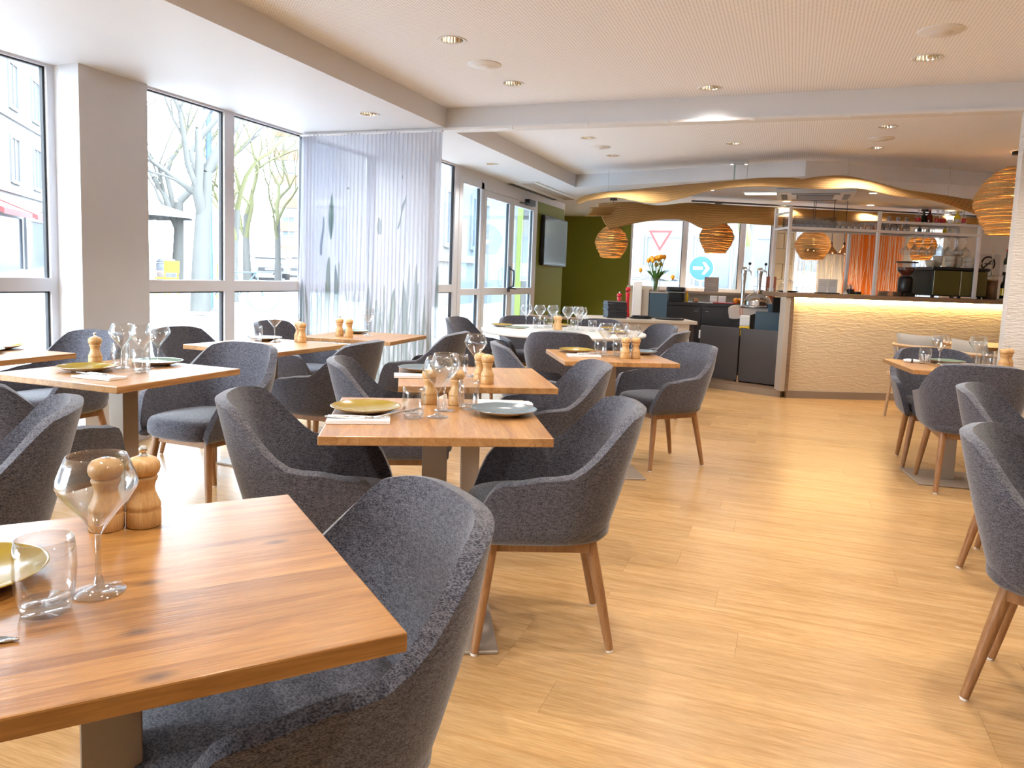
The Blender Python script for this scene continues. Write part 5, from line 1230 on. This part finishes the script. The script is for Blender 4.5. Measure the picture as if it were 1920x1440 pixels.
def cushion(x, y, z, face, tilt, label):
    def P(i, j):
        u, v_ = -1 + 2 * i / 16, -1 + 2 * j / 16; k = (1 - abs(u) ** 2.5) * (1 - abs(v_) ** 2.5)
        return (u * .21 * (1 - .06 * (1 - abs(v_))), 0.075 * k ** .55, v_ * .17 * (1 - .06 * (1 - abs(u))))
    m = MB().grid(P, 17, 17).grid(lambda i, j: (P(16 - i, j)[0], -P(16 - i, j)[1], P(16 - i, j)[2]), 17, 17)
    o = tag(m.obj('cushion', 'cushion_grey'), label, 'cushion', 'grey cushions'); o.location = (x, y, z); o.rotation_euler = (R(tilt), 0, R(face - 90))
    return o
slat_chair(1.24, 8.27, 62, 'slatted wooden armchair at left, backed toward the viewer beside the bar front')
slat_chair(1.63, 7.70, 30, 'slatted wooden armchair beside the cream partition')
cushion(1.17, 8.135, .655, 62, 12, 'grey cushion in the slatted armchair at left, below the bar front')
cushion(1.50, 7.62, .655, 30, 12, 'grey cushion in the slatted armchair beside the partition')
table(1.75, 8.25, 20, 'oak table mostly hidden behind the two slatted armchairs')

# ------------------------------------------------------------------ street outside
def gz(x, y): return -.15 + .02 * (y - 4) + .014 * (-x - 4.5)
gp = MB(); 
def gq(name, poly, mat, lift=0.0, parent=None):
    vs = [(x, y, gz(x, y) + lift) for x, y in poly]; n = len(vs); lo = [(x, y, z - .12) for x, y, z in vs]
    return MB().add(vs + lo, [tuple(range(n)), tuple(reversed(range(n, 2 * n)))] + [((i + 1) % n, i, n + i, n + (i + 1) % n) for i in range(n)]).obj(name, mat, parent)
road = struct(gq('street', [(-90, -40), (-4.45, -40), (-4.45, 14.75), (40, 14.75), (40, 110), (-90, 110)], 'asphalt'))
SD = Vector((-.62, .785, 0)); SN = Vector((.785, .62, 0))       # direction of the side street
def sq(a, b): q = Vector((-13.0, 6.0, 0)) + SD * a + SN * b; return (q.x, q.y)
struct(gq('pavement', [sq(-30, -30), sq(90, -30), sq(90, 4.0), sq(-30, 4.0)], 'kerb', .12))
for i in range(7):
    a = 1.2 + i * 1.1
    gq('road_marking', [(-5.4 - a, -6), (-5.0 - a, -6), (-5.0 - a, 16), (-5.4 - a, 16)], 'road_paint', .01, road) if i in (0, 2, 5) else None
for i in range(5): gq('road_marking', [(-9 + i * 1.3, 17), (-8.4 + i * 1.3, 17), (-8.4 + i * 1.3, 21), (-9 + i * 1.3, 21)], 'road_paint', .01, road)

def building(name, label, o, ang, wid, hgt, dep, mat, ncol, rows, ground=None, z0=None, balcony=False, awn=None, band=True, win=(1.0, 1.7)):
    """facade runs from o along ang; rows: list of sill heights"""
    z0 = gz(*o) - .3 if z0 is None else z0
    t = thing(name, label, 'building', (o[0], o[1], z0), R(ang))
    MB().box(0, 0, 0, wid, dep, hgt).obj('wall', mat, t)
    if band:
        for zz in [r - .55 for r in rows[:]]: MB().box(-.02, -.10, zz, wid + .02, -.001, zz + .22).obj('string_course', 'kerb', t)
    MB().box(-.2, -.35, hgt, wid + .2, dep, hgt + .35).obj('cornice', 'kerb', t)
    for r in rows:
        for c_ in range(ncol):
            xc = wid * (c_ + .5) / ncol
            w_ = MB().box(xc - win[0] / 2 - .12, -.07, r - .12, xc - win[0] / 2, -.001, r + win[1] + .12).box(xc + win[0] / 2, -.07, r - .12, xc + win[0] / 2 + .12, -.001, r + win[1] + .12).box(xc - win[0] / 2, -.07, r + win[1], xc + win[0] / 2, -.001, r + win[1] + .14).box(xc - win[0] / 2, -.09, r - .14, xc + win[0] / 2, -.001, r).box(xc - .03, -.05, r, xc + .03, -.001, r + win[1]).obj('window', 'facade_white', t)
            MB().box(xc - win[0] / 2, -.02, r, xc + win[0] / 2, -.0012, r + win[1]).obj('pane', 'win_blue', w_)
            if balcony:
                b_ = MB().box(xc - win[0] / 2 - .1, -.32, r + .75, xc + win[0] / 2 + .1, -.29, r + .80)
                for k in range(9): b_.box(xc - win[0] / 2 - .08 + k * win[0] / 7.2, -.315, r - .05, xc - win[0] / 2 - .06 + k * win[0] / 7.2, -.295, r + .75)
                b_.box(xc - win[0] / 2 - .1, -.32, r - .12, xc + win[0] / 2 + .1, -.10, r - .05); b_.obj('balcony', 'iron', w_)
    if ground:
        for c_ in range(ground):
            xa, xb = wid * c_ / ground + .35, wid * (c_ + 1) / ground - .35
            s_ = MB().box(xa - .1, -.09, .2, xa, -.001, 3.0).box(xb, -.09, .2, xb + .1, -.001, 3.0).box(xa, -.09, 2.85, xb, -.001, 3.0).box(xa, -.09, .2, xb, -.001, .75).obj('shop_front', 'shopfront', t)
            MB().box(xa, -.03, .75, xb, -.0012, 2.85).obj('pane', 'win_blue', s_)
            if awn and c_ in awn: MB().add([(xa, -.05, 3.5), (xb, -.05, 3.5), (xb, -1.5, 2.9), (xa, -1.5, 2.9), (xa, -.05, 3.42), (xb, -.05, 3.42), (xb, -1.5, 2.7), (xa, -1.5, 2.7)], [(0, 3, 2, 1), (4, 5, 6, 7), (0, 1, 5, 4), (1, 2, 6, 5), (2, 3, 7, 6), (3, 0, 4, 7)]).obj('awning', 'awning_red', t)
    return t
ANG = math.degrees(math.atan2(SD.y, SD.x))
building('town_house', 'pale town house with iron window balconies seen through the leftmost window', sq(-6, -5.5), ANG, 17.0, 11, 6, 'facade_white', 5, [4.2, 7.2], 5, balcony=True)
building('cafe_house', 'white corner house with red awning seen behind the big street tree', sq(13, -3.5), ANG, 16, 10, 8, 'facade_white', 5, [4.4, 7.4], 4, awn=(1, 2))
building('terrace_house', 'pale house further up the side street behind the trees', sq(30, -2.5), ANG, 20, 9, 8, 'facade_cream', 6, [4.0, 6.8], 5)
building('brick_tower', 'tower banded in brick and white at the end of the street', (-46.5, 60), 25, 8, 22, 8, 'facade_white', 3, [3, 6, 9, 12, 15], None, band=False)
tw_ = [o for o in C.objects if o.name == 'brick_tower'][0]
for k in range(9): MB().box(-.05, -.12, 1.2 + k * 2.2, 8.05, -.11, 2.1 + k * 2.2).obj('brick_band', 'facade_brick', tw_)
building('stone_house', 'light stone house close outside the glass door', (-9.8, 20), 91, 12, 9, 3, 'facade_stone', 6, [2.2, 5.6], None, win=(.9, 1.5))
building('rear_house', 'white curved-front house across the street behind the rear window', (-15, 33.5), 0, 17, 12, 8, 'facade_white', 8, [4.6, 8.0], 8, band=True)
building('sky_block_house', 'pale added house blocking the sky behind the sheer curtain', (-16.6, 23), 0, 7.2, 9, 6, 'facade_white', 4, [3.9, 6.6], 3)  # added house, blocks sky light that would bleach the curtain from behind
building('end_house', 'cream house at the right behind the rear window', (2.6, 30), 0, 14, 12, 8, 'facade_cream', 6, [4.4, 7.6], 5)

def tree(x, y, h, label, seed, moss=False, spread=.55, trunk=.19):
    rg = random.Random(seed); z0 = gz(x, y) + .1
    t = thing('plane_tree', label, 'tree', (x, y, z0))
    tr = MB(); br = MB()
    def grow(m, p, d, l, r, depth):
        pts = [p]; q = Vector(p); dd = Vector(d)
        for k in range(3):
            dd = (dd + Vector((rg.gauss(0, .04 if depth == 0 else .20), rg.gauss(0, .04 if depth == 0 else .20), rg.gauss(0, .08) + .03))).normalized(); q = q + dd * l / 3; pts.append(q.copy())
        m.tube(pts, [r, r * .88, r * .76, r * .62], 6 if depth < 3 else 4, False)
        if depth >= 7 or r < .004: return
        n = 3 if depth in (0, 2, 4) else 2
        for k in range(n):
            a = 2 * math.pi * (k + rg.random() * .6) / n; s_ = spread * (1.0 if depth < 2 else .8)
            side = Vector((math.cos(a), math.sin(a), 0)); nd = (dd + side * s_ + Vector((0, 0, .12))).normalized()
            grow(br, q if k == 0 else pts[2 + (depth > 0) * rg.randint(-1, 1)], nd, l * rg.uniform(.66, .90) * (.8 if depth == 0 else 1), r * rg.uniform(.50, .64), depth + 1)
    grow(tr, Vector((0, 0, 0)), Vector((0, 0, 1)), h * .36, trunk, 0)
    tr.obj('trunk', 'bark', t); br.obj('branches', 'bark_moss' if moss else 'bark', t)
    return t
tree(-11.9, 12.9, 8.2, 'thick bare street tree right outside the middle window', 4, False, .60, .22)
tree(-13.4, 15.7, 6.5, 'bare mossy tree whose crown shows beside the window mullion', 9, True, .66, .13)
tree(-17.6, 21.3, 7.0, 'bare mossy tree left of the parked cars', 12, True, .62, .16)
tree(-19.2, 25.0, 7.0, 'bare tree right behind the mossy tree near the parked cars', 15, True, .6, .15)
tree(-18.0, 18.5, 7.5, 'bare tree beside the cafe terrace', 18, False, .6, .20)
tree(-1.35, 21.0, 8.0, 'thick street tree behind the rear window', 23, True, .5, .30)

def car(x, y, face, label, paint, van=False):
    z0 = gz(x, y)
    t = thing('parked_car', label, 'car', (x, y, z0), R(face), 'cars parked in the side street')
    Hh = 2.0 if van else 1.48
    # side profile along x (front at +x), lower body and cabin
    low = [(-2.0, .28), (2.0, .28), (2.05, .55), (1.95, .78), (1.15, .95), (-1.9, 1.0), (-2.05, .8)]
    cab = [(-1.95, 1.0), (1.15, .95), (.35, Hh - .06), (-.2, Hh), (-1.5, Hh - .02), (-1.85, Hh - .2)] if not van else [(-2.0, 1.0), (1.5, .98), (1.05, Hh - .08), (.6, Hh), (-1.95, Hh), (-2.03, Hh - .15)]
    def ext(pf, hw0, hw1):
        m = MB(); n = len(pf); vs = []
        for sg in (-1, 1): vs += [(px, sg * lerp(hw0, hw1, max(0, (pz - 1.0)) / (Hh - 1.0)), pz) for px, pz in pf]
        return m.add(vs, [tuple(range(n)), tuple(reversed(range(n, 2 * n)))] + [((i + 1) % n, i, n + i, n + (i + 1) % n) for i in range(n)])
    ext(low, .86, .86).obj('body', paint, t, .05, 2); ext(cab, .80, .62).obj('cabin', paint, t, .03, 2)
    xf, xt = (1.15, .35) if not van else (1.5, 1.05); zt_ = Hh - .14
    MB().add([(xf + .0, -.70, 1.02), (xf, .70, 1.02), (xt + .10, .56, zt_), (xt + .10, -.56, zt_), (xf - .05, -.70, 1.0), (xf - .05, .70, 1.0), (xt, .56, zt_), (xt, -.56, zt_)], [(0, 1, 2, 3), (7, 6, 5, 4), (0, 4, 5, 1), (1, 5, 6, 2), (2, 6, 7, 3), (3, 7, 4, 0)]).obj('windscreen', 'car_glass', t)
    for sg in (-1, 1):
        MB().add([(.75, sg * .805, 1.04), (-1.6, sg * .805, 1.06), (-1.4, sg * .67, Hh - .14), (.2, sg * .67, Hh - .16), (.75, sg * .78, 1.04), (-1.6, sg * .78, 1.06), (-1.4, sg * .65, Hh - .14), (.2, sg * .65, Hh - .16)], [(0, 1, 2, 3), (7, 6, 5, 4), (0, 4, 5, 1), (1, 5, 6, 2), (2, 6, 7, 3), (3, 7, 4, 0)]).obj('side_window', 'car_glass', t)
        for wx in (-1.3, 1.3):
            MB().tube([(wx, sg * .66, .31), (wx, sg * .88, .31)], .31, 16).obj('wheel', 'tyre', t)
        MB().box(1.93, sg * .62 - .17, .66, 2.035, sg * .62 + .17, .80).obj('headlight', 'chrome', t, .02, 1)
        MB().box(.75, sg * .92 - .08, 1.0, .9, sg * .92 + .08, 1.14).obj('mirror', paint, t, .02, 1)
    MB().box(2.0, -.55, .40, 2.06, .55, .56).obj('grille', 'tyre', t); MB().box(2.061, -.26, .44, 2.07, .26, .53).obj('number_plate', 'sign_white', t)
    return t
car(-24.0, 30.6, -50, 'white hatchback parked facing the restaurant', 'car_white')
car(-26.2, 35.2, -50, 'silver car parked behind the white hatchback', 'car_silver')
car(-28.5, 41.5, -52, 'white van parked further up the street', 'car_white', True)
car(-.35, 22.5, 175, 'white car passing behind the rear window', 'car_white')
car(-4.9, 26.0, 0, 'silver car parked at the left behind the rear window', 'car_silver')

def sign_post(x, y, top, label, build, h=None):
    z0 = gz(x, y); t = thing('road_sign', label, 'road sign', (x, y, z0)); MB().tube([(0, .03, 0), (0, .03, top - z0)], .03, 10).obj('pole', 'slab_taupe', t); build(t, z0); return t
def yield_b(t, z0):
    c_, s = 2.46 - z0, .34
    tri = lambda k, y, n: MB().add([(-s * k, y, c_ + s * .58 * k), (0, y, c_ - s * 1.16 * k), (s * k, y, c_ + s * .58 * k), (-s * k, y + .012, c_ + s * .58 * k), (0, y + .012, c_ - s * 1.16 * k), (s * k, y + .012, c_ + s * .58 * k)], [(0, 1, 2), (5, 4, 3), (0, 3, 4, 1), (1, 4, 5, 2), (2, 5, 3, 0)])
    tri(1, -.012, 0).obj('red_triangle', 'sign_red', t); tri(.66, -.0255, 0).obj('white_triangle', 'sign_white', t)
def blue_b(t, z0):
    c_ = 1.62 - z0
    MB().tube([(0, -.002, c_), (0, -.014, c_)], .335, 32, True, False).obj('white_rim', 'sign_white', t); MB().tube([(0, -.0145, c_), (0, -.022, c_)], .31, 32, True, False).obj('blue_disc', 'sign_blue', t)
    MB().add([(-.21, -.024, c_ - .04), (.04, -.024, c_ - .04), (.04, -.024, c_ + .04), (-.21, -.024, c_ + .04)], [(0, 1, 2, 3)]).add([(.02, -.024, c_ - .16), (.10, -.024, c_ - .16), (.22, -.024, c_), (.10, -.024, c_ + .16), (.02, -.024, c_ + .16), (.12, -.024, c_)], [(0, 1, 2, 5), (5, 2, 3, 4)]).obj('white_arrow', 'sign_white', t)
sign_post(-3.62, 21.6, 2.9, 'triangular red and white yield sign behind the rear window', yield_b)
sign_post(-2.33, 20.6, 2.0, 'round blue sign with white arrow behind the rear window', blue_b)
def round_b(t, z0): MB().tube([(0, -.002, 2.3 - z0), (0, -.02, 2.3 - z0)], .42, 32, True, False).obj('disc', 'slab_taupe', t); MB().tube([(0, -.021, 2.3 - z0), (0, -.024, 2.3 - z0)], .38, 32, True, False).obj('face', 'sign_white', t)
sign_post(-4.55, 21.6, 2.8, 'round pale sign at the left edge of the rear window', round_b)
for i, (x, y, s_) in enumerate([(-3.2, 19.5, .45), (-.9, 19.8, .5), (-4.4, 22.9, .4)]):
    m = MB()
    rg = random.Random(i)
    for k in range(60):
        a, b_, r_ = rg.uniform(0, 6.28), rg.uniform(0, 1), rg.uniform(.06, .12); m.lathe([(0, -r_), (r_ * .8, -r_ * .5), (r_, 0), (r_ * .7, r_ * .6), (0, r_)], 6, (s_ * math.cos(a) * rg.random() * 1.6, s_ * math.sin(a) * rg.random(), .15 + b_ * s_ * 1.3), False)
    t = thing('street_shrub', ['low green shrub below the yield sign', 'green shrub right of the round blue sign', 'green shrub at the left foot of the rear window'][i], 'shrub', (x, y, gz(x, y)), 0, 'street shrubs'); m.obj('foliage', 'hedge', t); MB().tube([(0, 0, 0), (0, 0, .3)], .03, 6).obj('stem', 'bark', t)
# cafe terrace
def parasol(x, y, label):
    z0 = gz(x, y) + .12; t = thing('cafe_parasol', label, 'parasol', (x, y, z0), .3, 'white cafe parasols')
    MB().lathe([(0, 2.75), (.05, 2.72), (1.6, 2.28), (1.62, 2.14), (1.58, 2.26), (0, 2.66)], 8, smooth=False).obj('canopy', 'facade_white', t); MB().tube([(0, 0, .06), (0, 0, 2.7)], .03, 8).obj('pole', 'iron', t); MB().lathe([(0, 0), (.3, 0), (.3, .06), (0, .06)], 16).obj('base', 'kerb', t)
parasol(-20.6, 18.0, 'white parasol over the cafe terrace, left'); parasol(-18.4, 17.4, 'white parasol over the cafe terrace, right')
def cafe_chair(x, y, face, label):
    z0 = gz(x, y) + .12; t = thing('cafe_chair', label, 'chair', (x, y, z0), R(face), 'yellow cafe chairs')
    MB().box(-.22, -.22, .43, .22, .22, .47).obj('seat', 'yellow', t); MB().box(-.22, -.24, .6, .22, -.20, .92).obj('backrest', 'yellow', t)
    for sx in (-.2, .2):
        for sy in (-.2, .2): MB().tube([(sx, sy, 0), (sx, sy, .43 if sy > 0 else .62)], .018, 6).obj('leg', 'yellow', t)
for i, (x, y) in enumerate([(-17.9, 15.2), (-16.6, 14.9), (-16.2, 16.3), (-14.6, 16.2)]): cafe_chair(x, y, 40 * i, ['first yellow cafe chair left of the street tree', 'second yellow cafe chair left of the street tree', 'yellow cafe chair close behind the street tree', 'yellow cafe chair right of the street tree'][i])
t = thing('street_bin', 'grey street bin left of the thick street tree', 'bin', (-17.0, 17.1, gz(-17.0, 17.1) + .12)); MB().lathe([(0, 0), (.25, 0), (.28, .8), (.26, .84), (0, .84)], 16).obj('body', 'iron', t); MB().lathe([(0, .85), (.29, .85), (.2, .95), (0, .97)], 16).obj('lid', 'iron', t)
t = thing('street_lamp', 'slender grey street lamp behind the street tree', 'street lamp', (-13.2, 14.6, gz(-13.2, 14.6))); MB().tube([(0, 0, 0), (0, 0, 4.6)], [.10, .06], 10).obj('pole', 'blue_grey', t); MB().lathe([(.08, 4.6), (.30, 5.0), (.34, 5.1), (0, 5.2)], 16).obj('lantern', 'blue_grey', t)
t = thing('bicycle', 'bicycle leaning near the yellow chairs outside', 'bicycle', (-11.3, 13.4, gz(-11.3, 13.4) + .12), R(30))
for x in (-.5, .5): MB().tube([(x + .33 * math.cos(a), 0, .34 + .33 * math.sin(a)) for a in [2 * math.pi * k / 20 for k in range(21)]], .018, 5, False).obj('wheel', 'iron', t)
MB().tube([(-.5, 0, .34), (-.15, 0, .85), (.35, 0, .85), (.5, 0, .34)], .02, 6).tube([(-.15, 0, .85), (0, 0, .36), (.35, 0, .85)], .02, 6).obj('frame', 'blue_grey', t); MB().tube([(.35, -.25, 1.05), (.35, .25, 1.05)], .015, 6).obj('handlebar', 'iron', t)
